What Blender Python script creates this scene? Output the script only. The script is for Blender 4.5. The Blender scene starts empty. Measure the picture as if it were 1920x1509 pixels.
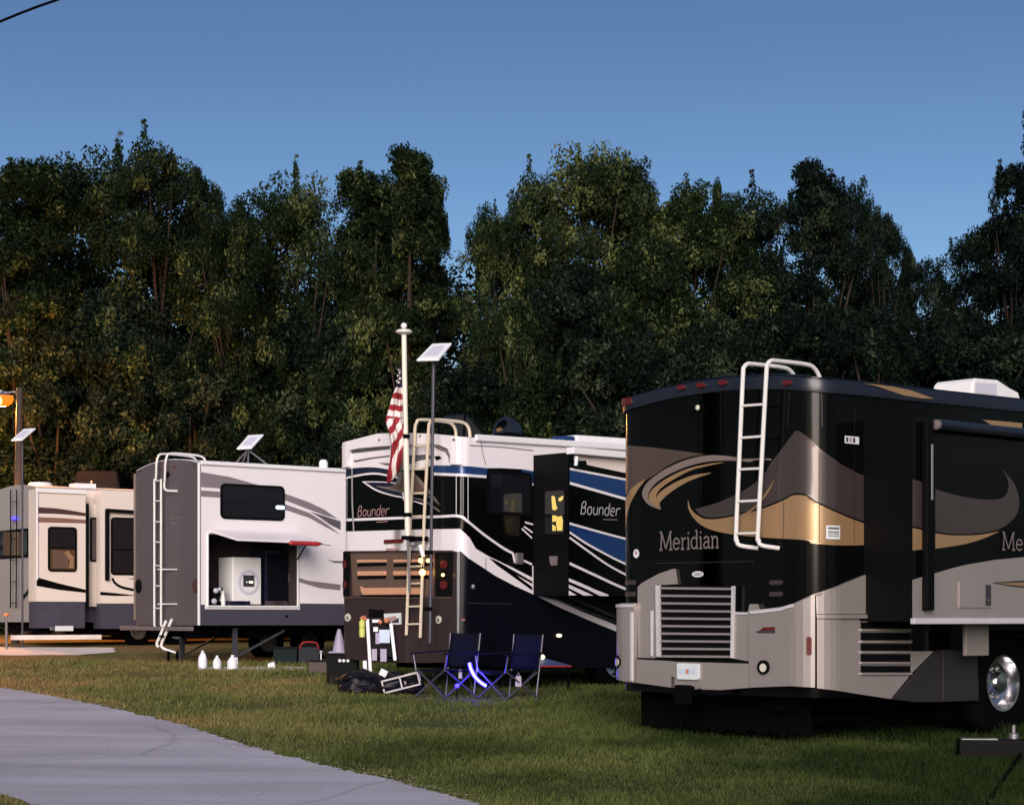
import bpy, bmesh, math, random
import numpy as np
from mathutils import Vector, Matrix, noise
from mathutils.geometry import tessellate_polygon
R = math.radians
rnd = random.Random(7)
S = bpy.context.scene
C = S.collection

# ------------------------------------------------------------------ camera
F, HOR, CAMZ = 3600.0, 1160.0, 1.7          # focal length in photo pixels, horizon row, eye height
cd = bpy.data.cameras.new("camera")
cam = bpy.data.objects.new("camera", cd); C.objects.link(cam)
cam.location = (0, 0, CAMZ); cam.rotation_euler = (R(90), 0, 0)
cd.sensor_width = 36; cd.lens = F / 1920 * 36
cd.shift_y = (HOR - 754.5) / 1920
cd.clip_start = 0.1; cd.clip_end = 2000
S.camera = cam
# ------------------------------------------------------------------ world, sun, exposure (dusk)
SUN_EL, SUN_AZ = 20.0, 186.0
w = bpy.data.worlds.new("World"); S.world = w; w.use_nodes = True
nt = w.node_tree; bg = nt.nodes['Background']
sky = nt.nodes.new('ShaderNodeTexSky'); sky.sky_type = 'NISHITA'; sky.sun_disc = False
sky.sun_elevation = R(SUN_EL); sky.sun_rotation = R(SUN_AZ); sky.ozone_density = 4.6; sky.dust_density = 1.3
# steepen the sky's vertical gradient by stretching the lookup height
_tc = nt.nodes.new('ShaderNodeTexCoord'); _sx = nt.nodes.new('ShaderNodeSeparateXYZ'); _ma = nt.nodes.new('ShaderNodeMath'); _mx = nt.nodes.new('ShaderNodeMath'); _cx = nt.nodes.new('ShaderNodeCombineXYZ'); _nv = nt.nodes.new('ShaderNodeVectorMath')
_ma.operation = 'MULTIPLY_ADD'; _ma.inputs[1].default_value = 2.3; _ma.inputs[2].default_value = -.215; _mx.operation = 'MAXIMUM'; _mx.inputs[1].default_value = .03; _nv.operation = 'NORMALIZE'
nt.links.new(_tc.outputs['Generated'], _sx.inputs[0]); nt.links.new(_sx.outputs[2], _ma.inputs[0]); nt.links.new(_ma.outputs[0], _mx.inputs[0])
nt.links.new(_sx.outputs[0], _cx.inputs[0]); nt.links.new(_sx.outputs[1], _cx.inputs[1]); nt.links.new(_mx.outputs[0], _cx.inputs[2]); nt.links.new(_cx.outputs[0], _nv.inputs[0]); nt.links.new(_nv.outputs[0], sky.inputs[0])
nt.links.new(sky.outputs[0], bg.inputs[0]); bg.inputs[1].default_value = 0.112
sl = bpy.data.lights.new("sun", 'SUN'); sl.energy = 3.9; sl.angle = R(38); sl.color = (1.0, 0.87, 0.80)
so = bpy.data.objects.new("sun", sl); C.objects.link(so)
_az = R(SUN_AZ); _el = R(SUN_EL)
_d = Vector((math.sin(_az) * math.cos(_el), math.cos(_az) * math.cos(_el), math.sin(_el)))
so.rotation_euler = (-_d).to_track_quat('-Z', 'Y').to_euler(); so.location = (0, -20, 30)
S.view_settings.view_transform = 'Standard'; S.view_settings.look = 'None'
S.view_settings.exposure = 0.0; S.view_settings.gamma = 1.0
S.render.engine = 'CYCLES'
S.cycles.max_bounces = 6; S.cycles.diffuse_bounces = 2; S.cycles.glossy_bounces = 3
S.cycles.transparent_max_bounces = 6; S.cycles.sample_clamp_indirect = 4.0
S.cycles.use_denoising = True

# ------------------------------------------------------------------ helpers
SL_Y, SL_X = 0.022, -0.008                  # the field rises away from the road and to the left
def gz(x, y):
    yy = y if y > 0 else 0.0
    if yy > 50: yy = 50 + 14 * (1 - math.exp(-(yy - 50) / 14))
    xx = max(-40, min(40, x))
    return SL_Y * yy + SL_X * xx * min(1, max(0, (y + 20) / 20)) if y < 0 else SL_Y * yy + SL_X * xx
def ray(px, py): return Vector(((px - 960) / F, 1.0, (HOR - py) / F))
def gp(px, py, up=0.0):                     # photo pixel -> point on the field
    r = ray(px, py); Y = (CAMZ - up) / (SL_Y + SL_X * r.x - r.z)
    return Vector((r.x * Y, Y, CAMZ + r.z * Y))
def at(px, py, Y):
    r = ray(px, py); return Vector((r.x * Y, Y, CAMZ + r.z * Y))

def tag(o, label=None, cat=None, group=None, kind=None):
    if label: o['label'] = label
    if cat: o['category'] = cat
    if group: o['group'] = group
    if kind: o['kind'] = kind
    return o
def empty(name, loc, rz=0.0, label=None, cat=None, group=None):
    o = bpy.data.objects.new(name, None); C.objects.link(o)
    o.location = loc; o.rotation_euler = (0, 0, rz); o.empty_display_size = 0.2
    return tag(o, label, cat, group)

class MB:
    def __init__(s): s.v = []; s.f = []; s.m = []; s.mats = []
    def mi(s, mat):
        if mat not in s.mats: s.mats.append(mat)
        return s.mats.index(mat)
    def add(s, vs, fs, mat):
        b = len(s.v); k = s.mi(mat)
        s.v += [tuple(v) for v in vs]
        for f in fs: s.f.append(tuple(b + i for i in f)); s.m.append(k)
    def box(s, c, size, mat, rot=None, taper=1.0):
        x, y, z = (a / 2 for a in size); vs = []
        for sz in (-1, 1):
            t = 1.0 if sz < 0 else taper
            for sx, sy in ((-1, -1), (1, -1), (1, 1), (-1, 1)):
                p = Vector((sx * x * t, sy * y * t, sz * z))
                if rot: p = rot @ p
                vs.append(p + Vector(c))
        s.add(vs, [(3, 2, 1, 0), (4, 5, 6, 7), (0, 1, 5, 4), (1, 2, 6, 5), (2, 3, 7, 6), (3, 0, 4, 7)], mat)
    def bar(s, a, b, wd, ht, mat, up=(0, 0, 1)):
        a = Vector(a); b = Vector(b); d = (b - a); L = d.length; d.normalize()
        u = Vector(up); x = d.cross(u)
        if x.length < 1e-4: x = d.cross(Vector((1, 0, 0)))
        x.normalize(); z = x.cross(d)
        vs = [p + x * sx * wd / 2 + z * sz * ht / 2 for p in (a, b) for sx, sz in ((-1, -1), (1, -1), (1, 1), (-1, 1))]
        s.add(vs, [(0, 1, 2, 3), (7, 6, 5, 4), (0, 4, 5, 1), (1, 5, 6, 2), (2, 6, 7, 3), (3, 7, 4, 0)], mat)
    def tube(s, pts, r, mat, n=8, caps=True):
        pts = [Vector(p) for p in pts]; rs = r if isinstance(r, (list, tuple)) else [r] * len(pts)
        rings = []; ref = None
        for i, p in enumerate(pts):
            d = (pts[min(i + 1, len(pts) - 1)] - pts[max(i - 1, 0)]).normalized()
            if ref is None:
                ref = d.orthogonal().normalized()
            ref = (ref - d * ref.dot(d))
            if ref.length < 1e-5: ref = d.orthogonal()
            ref.normalize(); b = d.cross(ref)
            rings.append([p + (ref * math.cos(2 * math.pi * k / n) + b * math.sin(2 * math.pi * k / n)) * rs[i] for k in range(n)])
        vs = [v for rg in rings for v in rg]; fs = []
        for i in range(len(pts) - 1):
            for k in range(n):
                fs.append((i * n + k, i * n + (k + 1) % n, (i + 1) * n + (k + 1) % n, (i + 1) * n + k))
        if caps:
            fs.append(tuple(range(n))[::-1]); fs.append(tuple((len(pts) - 1) * n + k for k in range(n)))
        s.add(vs, fs, mat)
    def lathe(s, prof, mat, n=24, mtx=None):  # profile of (radius, height) about local z
        vs = []; fs = []
        for r_, h in prof:
            for k in range(n):
                a = 2 * math.pi * k / n; p = Vector((r_ * math.cos(a), r_ * math.sin(a), h))
                vs.append(mtx @ p if mtx else p)
        for i in range(len(prof) - 1):
            for k in range(n):
                fs.append((i * n + k, i * n + (k + 1) % n, (i + 1) * n + (k + 1) % n, (i + 1) * n + k))
        s.add(vs, fs, mat)
    def build(s, name, parent=None, bevel=0.0, smooth=False, label=None, segs=2):
        me = bpy.data.meshes.new(name); me.from_pydata(s.v, [], s.f)
        for m in s.mats: me.materials.append(m)
        me.polygons.foreach_set('material_index', s.m)
        if smooth is True: me.polygons.foreach_set('use_smooth', [True] * len(s.f))
        me.update()
        o = bpy.data.objects.new(name, me); C.objects.link(o)
        if smooth == 'auto':
            bm = bmesh.new(); bm.from_mesh(me); bmesh.ops.remove_doubles(bm, verts=bm.verts, dist=1e-5)
            for f in bm.faces: f.smooth = True
            for e in bm.edges:
                if len(e.link_faces) == 2 and e.calc_face_angle(0) > R(35): e.smooth = False
            bm.to_mesh(me); bm.free()
        if parent: o.parent = parent
        if bevel:
            md = o.modifiers.new("bevel", 'BEVEL'); md.width = bevel; md.segments = segs; md.limit_method = 'ANGLE'; md.angle_limit = R(40)
        if label: o['label'] = label
        return o

def sm(pts, n=6, closed=False):             # Catmull-Rom smoothing of a 2-D or 3-D polyline
    P = [Vector(p) for p in pts]
    if len(P) < 3: return P
    out = []
    N = len(P); rng = range(N) if closed else range(N - 1)
    for i in rng:
        p1 = P[i]; p2 = P[(i + 1) % N]
        p0 = P[i - 1] if (i > 0 or closed) else p1 * 2 - p2
        p3 = P[(i + 2) % N] if (i + 2 < N or closed) else p2 * 2 - p1
        for k in range(n):
            t = k / n
            out.append(0.5 * (2 * p1 + (p2 - p0) * t + (2 * p0 - 5 * p1 + 4 * p2 - p3) * t * t + (3 * p1 - p0 - 3 * p2 + p3) * t ** 3))
    if not closed: out.append(P[-1])
    return out

# ------------------------------------------------------------------ materials (all procedural)
def mat(name, col, rough=0.5, metal=0.0, coat=0.0, var=0.12, scale=6.0, bump=0.0, bscale=40.0, emit=None, estr=0.0, spec=0.5, stretch=None, trans=0.0):
    m = bpy.data.materials.new(name); m.use_nodes = True; t = m.node_tree; b = t.nodes['Principled BSDF']
    b.inputs['Roughness'].default_value = rough; b.inputs['Metallic'].default_value = metal
    b.inputs['Coat Weight'].default_value = coat; b.inputs['Coat Roughness'].default_value = 0.06
    b.inputs['Specular IOR Level'].default_value = spec
    if trans: b.inputs['Transmission Weight'].default_value = trans
    tc = t.nodes.new('ShaderNodeTexCoord'); src = tc.outputs['Object']
    if stretch:
        mp = t.nodes.new('ShaderNodeMapping'); mp.inputs['Scale'].default_value = stretch
        t.links.new(src, mp.inputs[0]); src = mp.outputs[0]
    nz = t.nodes.new('ShaderNodeTexNoise'); nz.inputs['Scale'].default_value = scale; nz.inputs['Detail'].default_value = 5
    t.links.new(src, nz.inputs['Vector'])
    mx = t.nodes.new('ShaderNodeMixRGB')
    mx.inputs[1].default_value = tuple(c * (1 - var) for c in col) + (1,)
    mx.inputs[2].default_value = tuple(min(1, c * (1 + var)) for c in col) + (1,)
    t.links.new(nz.outputs['Fac'], mx.inputs[0]); t.links.new(mx.outputs[0], b.inputs['Base Color'])
    mr = t.nodes.new('ShaderNodeMapRange'); mr.inputs['To Min'].default_value = max(0, rough * 0.8); mr.inputs['To Max'].default_value = min(1, rough * 1.25)
    t.links.new(nz.outputs['Fac'], mr.inputs['Value']); t.links.new(mr.outputs[0], b.inputs['Roughness'])
    if bump:
        n2 = t.nodes.new('ShaderNodeTexNoise'); n2.inputs['Scale'].default_value = bscale; n2.inputs['Detail'].default_value = 4
        t.links.new(src, n2.inputs['Vector'])
        bp = t.nodes.new('ShaderNodeBump'); bp.inputs['Strength'].default_value = bump; bp.inputs['Distance'].default_value = 0.02
        t.links.new(n2.outputs['Fac'], bp.inputs['Height']); t.links.new(bp.outputs[0], b.inputs['Normal'])
    if emit:
        b.inputs['Emission Color'].default_value = tuple(emit) + (1,); b.inputs['Emission Strength'].default_value = estr
    return m
M = {}
M['black'] = mat('gloss_black_paint', (.0018, .0018, .0024), .13, spec=.18, scale=2)
M['black_flat'] = mat('black_plastic', (.0035, .0035, .004), .5, spec=.08)
M['tubing'] = mat('dark_grey_tubing', (.09, .09, .11), .45, metal=.5)
M['rubber'] = mat('black_rubber', (.003, .003, .0035), .85, spec=.02, bump=.2)
M['under'] = mat('dark_chassis', (.003, .003, .004), .85, spec=.02)
M['taupe'] = mat('brown_taupe_paint', (.105, .072, .060), .3, metal=.35, coat=.4, scale=1.5)
M['dktaupe'] = mat('dark_taupe_paint', (.075, .056, .056), .28, metal=.45, coat=.5, scale=1.5)
M['lttaupe'] = mat('pale_taupe_paint', (.25, .195, .17), .3, metal=.3, coat=.4, scale=1.5)
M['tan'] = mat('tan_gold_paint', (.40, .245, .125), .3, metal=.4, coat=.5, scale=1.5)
M['silver'] = mat('silver_paint', (.34, .302, .288), .33, metal=.35, coat=.4, scale=1.2)
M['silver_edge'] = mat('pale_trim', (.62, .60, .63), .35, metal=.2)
M['graphite'] = mat('graphite_paint', (.035, .031, .034), .35, metal=.3, coat=.3)
M['fascia'] = mat('dark_roof_cap', (.012, .015, .024), .3, spec=.5)
M['chrome'] = mat('chrome', (.72, .72, .75), .2, metal=1.0, var=.04)
M['alu'] = mat('white_ladder_paint', (.78, .76, .74), .35, metal=.1)
M['warm_alu'] = mat('warm_lit_ladder_paint', (.72, .62, .46), .35, metal=.1)  # white ladder paint with warm light put into the colour
M['steel'] = mat('dull_steel', (.28, .27, .28), .4, metal=.7)
M['white'] = mat('white_gelcoat', (.79, .745, .765), .3, coat=.2, var=.05, scale=.8, stretch=(1, 1, .25))
M['white2'] = mat('white_plastic', (.80, .79, .80), .4, var=.05)
M['cream'] = mat('cream_gelcoat', (.74, .65, .58), .32, coat=.2, var=.05, scale=.8, stretch=(1, 1, .25))
M['ltgrey'] = mat('pale_grey_gelcoat', (.30, .285, .28), .4, var=.08, scale=.8, stretch=(1, 1, .25))
M['grey'] = mat('grey_gelcoat', (.098, .078, .086), .4, var=.1, scale=.8, stretch=(1, 1, .25))
M['slate'] = mat('slate_skirt', (.055, .052, .075), .45, var=.12)
M['stripe'] = mat('grey_stripe', (.21, .175, .19), .35, var=.06)
M['stripe_dk'] = mat('dark_grey_stripe', (.10, .09, .105), .35, var=.06)
M['blue'] = mat('blue_paint', (.012, .045, .16), .25, metal=.2, coat=.4)
M['navy'] = mat('navy_paint', (.010, .012, .035), .25, metal=.2, coat=.4)
M['nvblack'] = mat('dark_navy_skirt', (.003, .003, .0065), .34, spec=.22)
M['umber'] = mat('dark_umber_paint', (.042, .027, .028), .3, metal=.2, coat=.15, spec=.3)
M['sunset_louvre'] = mat('sunset_tinted_louvre', (.74, .38, .23), .32, metal=.25)  # sunset reflection on the louvres put into their colour
M['bronze'] = mat('bronze_paint', (.16, .10, .075), .3, metal=.3)
M['brown'] = mat('brown_stripe', (.07, .03, .025), .4)
M['brown2'] = mat('reddish_stripe', (.24, .10, .07), .4)
M['glass'] = mat('dark_glass', (.006, .007, .010), .06, spec=.5, var=.02)
M['glass_warm'] = mat('warm_lit_glass', (.05, .03, .015), .1, emit=(1.0, .52, .22), estr=.03)
M['glass_lit'] = mat('yellow_lit_glass', (.2, .16, .05), .2, emit=(1.0, .72, .16), estr=.75)
M['curtain'] = mat('brown_curtain', (.07, .042, .022), .8, scale=3, stretch=(8, 8, .3), var=.7)
M['redlens'] = mat('red_lens', (.10, .006, .008), .25, coat=.3)
M['amber'] = mat('amber_lens', (.5, .16, .02), .25, coat=.5)
M['clear'] = mat('clear_lens', (.62, .60, .52), .2, coat=.5)
M['red'] = mat('red_plastic', (.40, .03, .03), .4)
M['pink'] = mat('faded_pink_plastic', (.42, .25, .24), .5)
M['plate'] = mat('licence_plate', (.66, .70, .72), .45)
M['ink'] = mat('dark_ink', (.03, .03, .035), .6)
M['greyink'] = mat('grey_lettering', (.16, .13, .125), .5)
M['paleink'] = mat('silver_lettering', (.40, .39, .40), .4)
M['lav'] = mat('pale_lavender_plastic', (.34, .30, .42), .5)
M['yellow'] = mat('yellow_green_plastic', (.62, .66, .16), .5)
M['iceblue'] = mat('pale_blue_panel', (.48, .58, .72), .4)
M['teal'] = mat('dull_teal_plastic', (.008, .015, .017), .55, spec=.08)
M['tablebl'] = mat('dusty_blue_panel', (.06, .10, .24), .5)
M['orange'] = mat('orange_plastic', (.55, .20, .10), .5)
M['fabric'] = mat('dark_camping_fabric', (.006, .007, .016), .9, spec=.06, bump=.3, bscale=200)
M['tarp'] = mat('black_tarpaulin', (.006, .006, .009), .42, spec=.22, bump=.6, bscale=9)
M['wood'] = mat('weathered_pole', (.040, .032, .027), .85, bump=.5, bscale=12, scale=5, stretch=(6, 6, .5), var=.3)
M['wall_in'] = mat('compartment_lining', (.045, .034, .036), .7)
M['floor_in'] = mat('compartment_floor', (.025, .02, .024), .7)
M['jug'] = mat('milky_jug', (.78, .78, .84), .35, var=.06)
M['conc'] = mat('pale_concrete', (.80, .70, .64), .9, bump=.5, bscale=14, var=.25, scale=3)
M['lamp'] = mat('sodium_bulb', (.25, .06, .01), .4, emit=(1.0, .20, .008), estr=1.25)
M['lampcore'] = mat('sodium_core', (1, .9, .6), .4, emit=(1.0, .52, .12), estr=3.0)
M['led'] = mat('blue_led', (.1, .1, 1), .4, emit=(.035, .02, 1.0), estr=5.0)
M['ledcore'] = mat('blue_white_led', (.8, .8, 1), .4, emit=(.45, .42, 1.0), estr=2.2)
M['bulb'] = mat('warm_bulb', (1, .8, .3), .4, emit=(1.0, .62, .16), estr=5.0)
M['bulb2'] = mat('pale_warm_bulb', (1, .9, .6), .4, emit=(1.0, .86, .5), estr=1.6)
M['spark'] = mat('white_indicator', (1, 1, .9), .4, emit=(1.0, .95, .8), estr=1.4)
M['cyan'] = mat('cyan_lamp', (.6, .9, 1), .4, emit=(.55, .85, 1.0), estr=1.2)
M['dish'] = mat('white_dish_face', (.80, .80, .84), .3, var=.03)
M['dishin'] = mat('pale_dish_centre', (.58, .58, .68), .35, var=.03)
M['flagred'] = mat('flag_red', (.30, .015, .025), .8, bump=.15, bscale=90)
M['flagwhite'] = mat('flag_white', (.78, .70, .68), .8, bump=.15, bscale=90)
M['flagblue'] = mat('flag_blue', (.008, .012, .04), .8)
M['pole'] = mat('ivory_pole', (.80, .74, .62), .4, var=.04)
M['vanpaint'] = mat('grey_van_paint', (.006, .005, .006), .5, spec=.05)

# ------------------------------------------------------------------ surfaces the markings are fitted to
class Plane:
    def __init__(s, rv, axis, off):
        s.rv = rv; s.axis = axis; s.off = off; s.cuts = []
    def hit(s, px, py):
        c, d = s.rv.lray(px, py)
        if s.axis == 'y':
            t = (s.off - c.y) / d.y; return Vector((c.x + t * d.x, c.z + t * d.z))
        t = (s.off - c.x) / d.x; return Vector((-(c.y + t * d.y), c.z + t * d.z))
    def pos(s, u, v, o=0.0):
        return Vector((u, s.off - o, v)) if s.axis == 'y' else Vector((s.off - o, -u, v))
class Shell:                                # rear wall + both rounded rear corners + near side, unrolled
    def __init__(s, rv):
        s.rv = rv; r, W = rv.r, rv.W; s.L = r * math.pi / 2; s.u2 = -(W - 2 * r)
        n = max(3, int(r / .035))
        s.cuts = [s.L * k / n for k in range(n + 1)] + [s.u2 - s.L * k / n for k in range(n + 1)]
    def hit(s, px, py):
        c, d = s.rv.lray(px, py); r, W = s.rv.r, s.rv.W; best = None
        def chk(t, u):
            nonlocal best
            if t > 0 and (best is None or t < best[0]): best = (t, u)
        t = -c.x / d.x
        y = c.y + t * d.y
        if r <= y <= W - r: chk(t, r - y)
        t = -c.y / d.y; x = c.x + t * d.x
        if x >= r: chk(t, s.L + x - r)
        for cy, left in ((r, False), (W - r, True)):
            ox, oy = c.x - r, c.y - cy
            A = d.x ** 2 + d.y ** 2; B = 2 * (ox * d.x + oy * d.y); Q = ox * ox + oy * oy - r * r
            D = B * B - 4 * A * Q
            if D < 0: continue
            t = (-B - math.sqrt(D)) / (2 * A); x = c.x + t * d.x - r; y = c.y + t * d.y - cy
            if x <= 1e-6 and not left and y <= 1e-6: chk(t, r * math.atan2(-y, -x))
            if x <= 1e-6 and left and y >= -1e-6: chk(t, s.u2 - r * math.atan2(y, -x))
        if best is None:                    # just off the silhouette: fall back to the plane of the rear
            t = -c.x / d.x; y = c.y + t * d.y; best = (t, max(min(r - y, 0), s.u2 - s.L))
        return Vector((best[1], c.z + best[0] * d.z))
    def pos(s, u, v, o=0.0):
        r, W = s.rv.r, s.rv.W
        if u < s.u2:
            a = min((s.u2 - u) / r, math.pi / 2)
            return Vector((r - (r + o) * math.cos(a), W - r + (r + o) * math.sin(a), v))
        if u <= 0: return Vector((-o, r - u, v))
        if u <= s.L:
            a = u / r; return Vector((r - (r + o) * math.cos(a), r - (r + o) * math.sin(a), v))
        return Vector((r + u - s.L, -o, v))
class RV:
    def __init__(s, px, Y, deg, W, r, name, label, cat):
        X = (px - 960) / F * Y; s.W, s.r = W, r; s.th = R(deg)
        s.loc = Vector((X, Y, gz(X, Y))); s.root = empty(name, s.loc, s.th, label, cat)
        s.c, s.s = math.cos(s.th), math.sin(s.th); s.shell = Shell(s)
    def lray(s, px, py):
        p = Vector((0, 0, CAMZ)) - s.loc; d = ray(px, py)
        f = lambda q: Vector((q.x * s.c + q.y * s.s, -q.x * s.s + q.y * s.c, q.z))
        return f(p), f(d)
    def side(s, e=0.0): return Plane(s, 'y', -e)
    def rear(s, x=0.0): return Plane(s, 'x', x)
    def world(s, p): return Vector((p[0] * s.c - p[1] * s.s, p[0] * s.s + p[1] * s.c, p[2])) + s.loc
    def outline(s, x1, o=0.0, x0=0.0, n=7, m=12):
        r, W = s.r, s.W; P = [Vector((x1, -o))]
        for k in range(n + 1):
            a = math.pi / 2 * (1 - k / n); P.append(Vector((x0 + r - (r + o) * math.cos(a), r - (r + o) * math.sin(a))))
        for k in range(1, m): P.append(Vector((x0 - o, r + (W - 2 * r) * k / m)))
        for k in range(n + 1):
            a = math.pi / 2 * k / n; P.append(Vector((x0 + r - (r + o) * math.cos(a), W - r + (r + o) * math.sin(a))))
        P.append(Vector((x1, W + o)))
        return P

def uvfix(P):
    P = [Vector((p[0], p[1])) for p in P]; out = []
    for p in P:
        if not out or (p - out[-1]).length > 1e-4: out.append(p)
    if len(out) > 2 and (out[0] - out[-1]).length < 1e-4: out.pop()
    A = sum(out[i - 1].x * out[i].y - out[i].x * out[i - 1].y for i in range(len(out)))
    return out if A > 0 else out[::-1]
def sheet(mb, surf, uv, m, off=.002, base=None):
    """a polygon laid on a surface at height off; with base it gets side walls down to base (a raised plate)"""
    uv = uvfix(uv)
    if len(uv) < 3: return
    bm = bmesh.new(); vs = [bm.verts.new((p.x, p.y, 0)) for p in uv]
    tris = tessellate_polygon([[Vector((p.x, p.y, 0)) for p in uv]])
    for t in tris:
        try: bm.faces.new([vs[i] for i in t])
        except ValueError: pass
    lo = min(p.x for p in uv); hi = max(p.x for p in uv)
    for c in surf.cuts:
        if lo + 1e-4 < c < hi - 1e-4:
            bmesh.ops.bisect_plane(bm, geom=bm.verts[:] + bm.edges[:] + bm.faces[:], plane_co=(c, 0, 0), plane_no=(1, 0, 0))
    bm.verts.index_update(); bm.normal_update()
    V = [surf.pos(v.co.x, v.co.y, off) for v in bm.verts]
    Fc = [[v.index for v in (f.verts if f.normal.z > 0 else reversed(f.verts[:]))] for f in bm.faces]
    if base is not None:
        n = len(V); V += [surf.pos(v.co.x, v.co.y, base) for v in bm.verts]
        for e in bm.edges:
            if len(e.link_faces) == 1:
                a, b = e.verts[0].index, e.verts[1].index
                f = [q.index for q in e.link_faces[0].verts]
                i = f.index(a); fwd = f[(i + 1) % len(f)] == b
                if e.link_faces[0].normal.z < 0: fwd = not fwd
                Fc.append([b, a, a + n, b + n] if fwd else [a, b, b + n, a + n])
    bm.free(); mb.add(V, Fc, m)
def dec(mb, surf, px, m, layer=1, smooth=0, base=None, off=None):
    uv = [surf.hit(*p) for p in px]
    if smooth: uv = sm(uv, smooth, closed=True)
    sheet(mb, surf, uv, m, off if off is not None else .0025 * layer, base)
def swoosh(mb, surf, a, b, m, layer=1, n=6):   # band between two smoothed pixel curves
    A = sm([surf.hit(*p) for p in a], n); B = sm([surf.hit(*p) for p in b], n)
    sheet(mb, surf, A + B[::-1], m, .0025 * layer)
def line(mb, surf, pts, wpx, m, layer=2, n=6):  # painted line of a width in photo pixels
    c = surf.hit(*pts[0]); c2 = surf.hit(pts[0][0], pts[0][1] + 1); k = abs(c2.y - c.y)
    P = sm([surf.hit(*p) for p in pts], n) if len(pts) > 2 else [surf.hit(*p) for p in pts]
    stroke(mb, surf, P, wpx * k, m, .0025 * layer)
def stroke(mb, surf, P, wd, m, off, t0=None):
    L, Rr = [], []
    for i, p in enumerate(P):
        d = (P[min(i + 1, len(P) - 1)] - P[max(i - 1, 0)])
        if d.length < 1e-6: continue
        d.normalize(); nn = Vector((-d.y, d.x)) * wd / 2
        L.append(p + nn); Rr.append(p - nn)
    for i in range(len(L) - 1):
        sheet(mb, surf, [L[i], L[i + 1], Rr[i + 1], Rr[i]], m, off)
def rrect(u0, u1, v0, v1, r, n=4):
    P = []
    for cx, cy, a0 in ((u1 - r, v1 - r, 0), (u0 + r, v1 - r, 90), (u0 + r, v0 + r, 180), (u1 - r, v0 + r, 270)):
        for k in range(n + 1):
            a = R(a0 + 90 * k / n); P.append(Vector((cx + r * math.cos(a), cy + r * math.sin(a))))
    return P
def pxrect(surf, x0, y0, x1, y1):
    a = surf.hit(x0, (y0 + y1) / 2); b = surf.hit(x1, (y0 + y1) / 2); t = surf.hit((x0 + x1) / 2, y0); o = surf.hit((x0 + x1) / 2, y1)
    return min(a.x, b.x), max(a.x, b.x), o.y, t.y
def window(rv, surf, x0, y0, x1, y1, pane=None, rad=.06, fr=.05, bar=None, lower=None, name='window'):
    u0, u1, v0, v1 = pxrect(surf, x0, y0, x1, y1)
    mb = MB(); sheet(mb, surf, rrect(u0, u1, v0, v1, rad), M['black_flat'], .022, 0.0)
    if bar: 
        vb = v0 + (v1 - v0) * bar; sheet(mb, surf, [(u0 + fr, vb - .02), (u1 - fr, vb - .02), (u1 - fr, vb + .02), (u0 + fr, vb + .02)], M['black_flat'], .034, .02)
    f = mb.build(name, rv.root)
    g = MB()
    if bar and lower:
        sheet(g, surf, [(u0 + fr, vb), (u1 - fr, vb), (u1 - fr, v1 - fr), (u0 + fr, v1 - fr)], pane or M['glass'], .026)
        sheet(g, surf, [(u0 + fr, v0 + fr), (u1 - fr, v0 + fr), (u1 - fr, vb), (u0 + fr, vb)], lower, .026)
    else:
        sheet(g, surf, rrect(u0 + fr, u1 - fr, v0 + fr, v1 - fr, max(.01, rad - fr * .6)), pane or M['glass'], .026)
    g.build('pane', f)
    return f
def disc(mb, surf, px, py, rpx, m, layer=2, n=16, base=None, off=None, ry=None):
    c = surf.hit(px, py); a = surf.hit(px, py - (ry or rpx)); k = abs(a.y - c.y)
    b = surf.hit(px + rpx, py); ku = abs(b.x - c.x) if ry else k
    P = [c + Vector((ku * math.cos(2 * math.pi * i / n), k * math.sin(2 * math.pi * i / n))) for i in range(n)]
    sheet(mb, surf, P, m, off if off is not None else .0025 * layer, base)

# stroke alphabets: lists of polylines in a cell with x-height .62 and cap height 1
SERIF = {
 'M': (.95, [[(.12, 0), (.16, 1)], [(.16, 1), (.47, .05)], [(.47, .05), (.78, 1)], [(.78, 1), (.82, 0)], [(.02, 0), (.24, 0)], [(.70, 0), (.94, 0)], [(.04, 1), (.2, 1)], [(.74, 1), (.9, 1)]]),
 'e': (.55, [[(.08, .34), (.46, .34), (.44, .5), (.28, .62), (.12, .52), (.06, .3), (.12, .08), (.28, 0), (.46, .1)]]),
 'r': (.42, [[(.14, 0), (.14, .62)], [(.14, .42), (.24, .58), (.38, .58)], [(.04, 0), (.26, 0)], [(.04, .62), (.14, .62)]]),
 'i': (.28, [[(.14, 0), (.14, .62)], [(.14, .82), (.14, .94)], [(.04, 0), (.24, 0)], [(.04, .62), (.14, .62)]]),
 'd': (.58, [[(.44, 0), (.44, 1)], [(.44, .5), (.28, .62), (.12, .52), (.06, .3), (.12, .08), (.28, 0), (.44, .12)], [(.34, 1), (.44, 1)], [(.44, 0), (.54, 0)]]),
 'a': (.52, [[(.08, .5), (.2, .62), (.36, .58), (.40, .42), (.40, 0)], [(.40, .36), (.18, .32), (.07, .16), (.16, .01), (.30, .03), (.40, .14)], [(.40, 0), (.5, 0)]]),
 'n': (.60, [[(.14, 0), (.14, .62)], [(.14, .44), (.28, .61), (.42, .56), (.46, .4), (.46, 0)], [(.04, 0), (.24, 0)], [(.36, 0), (.56, 0)], [(.04, .62), (.14, .62)]]),
}
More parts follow.
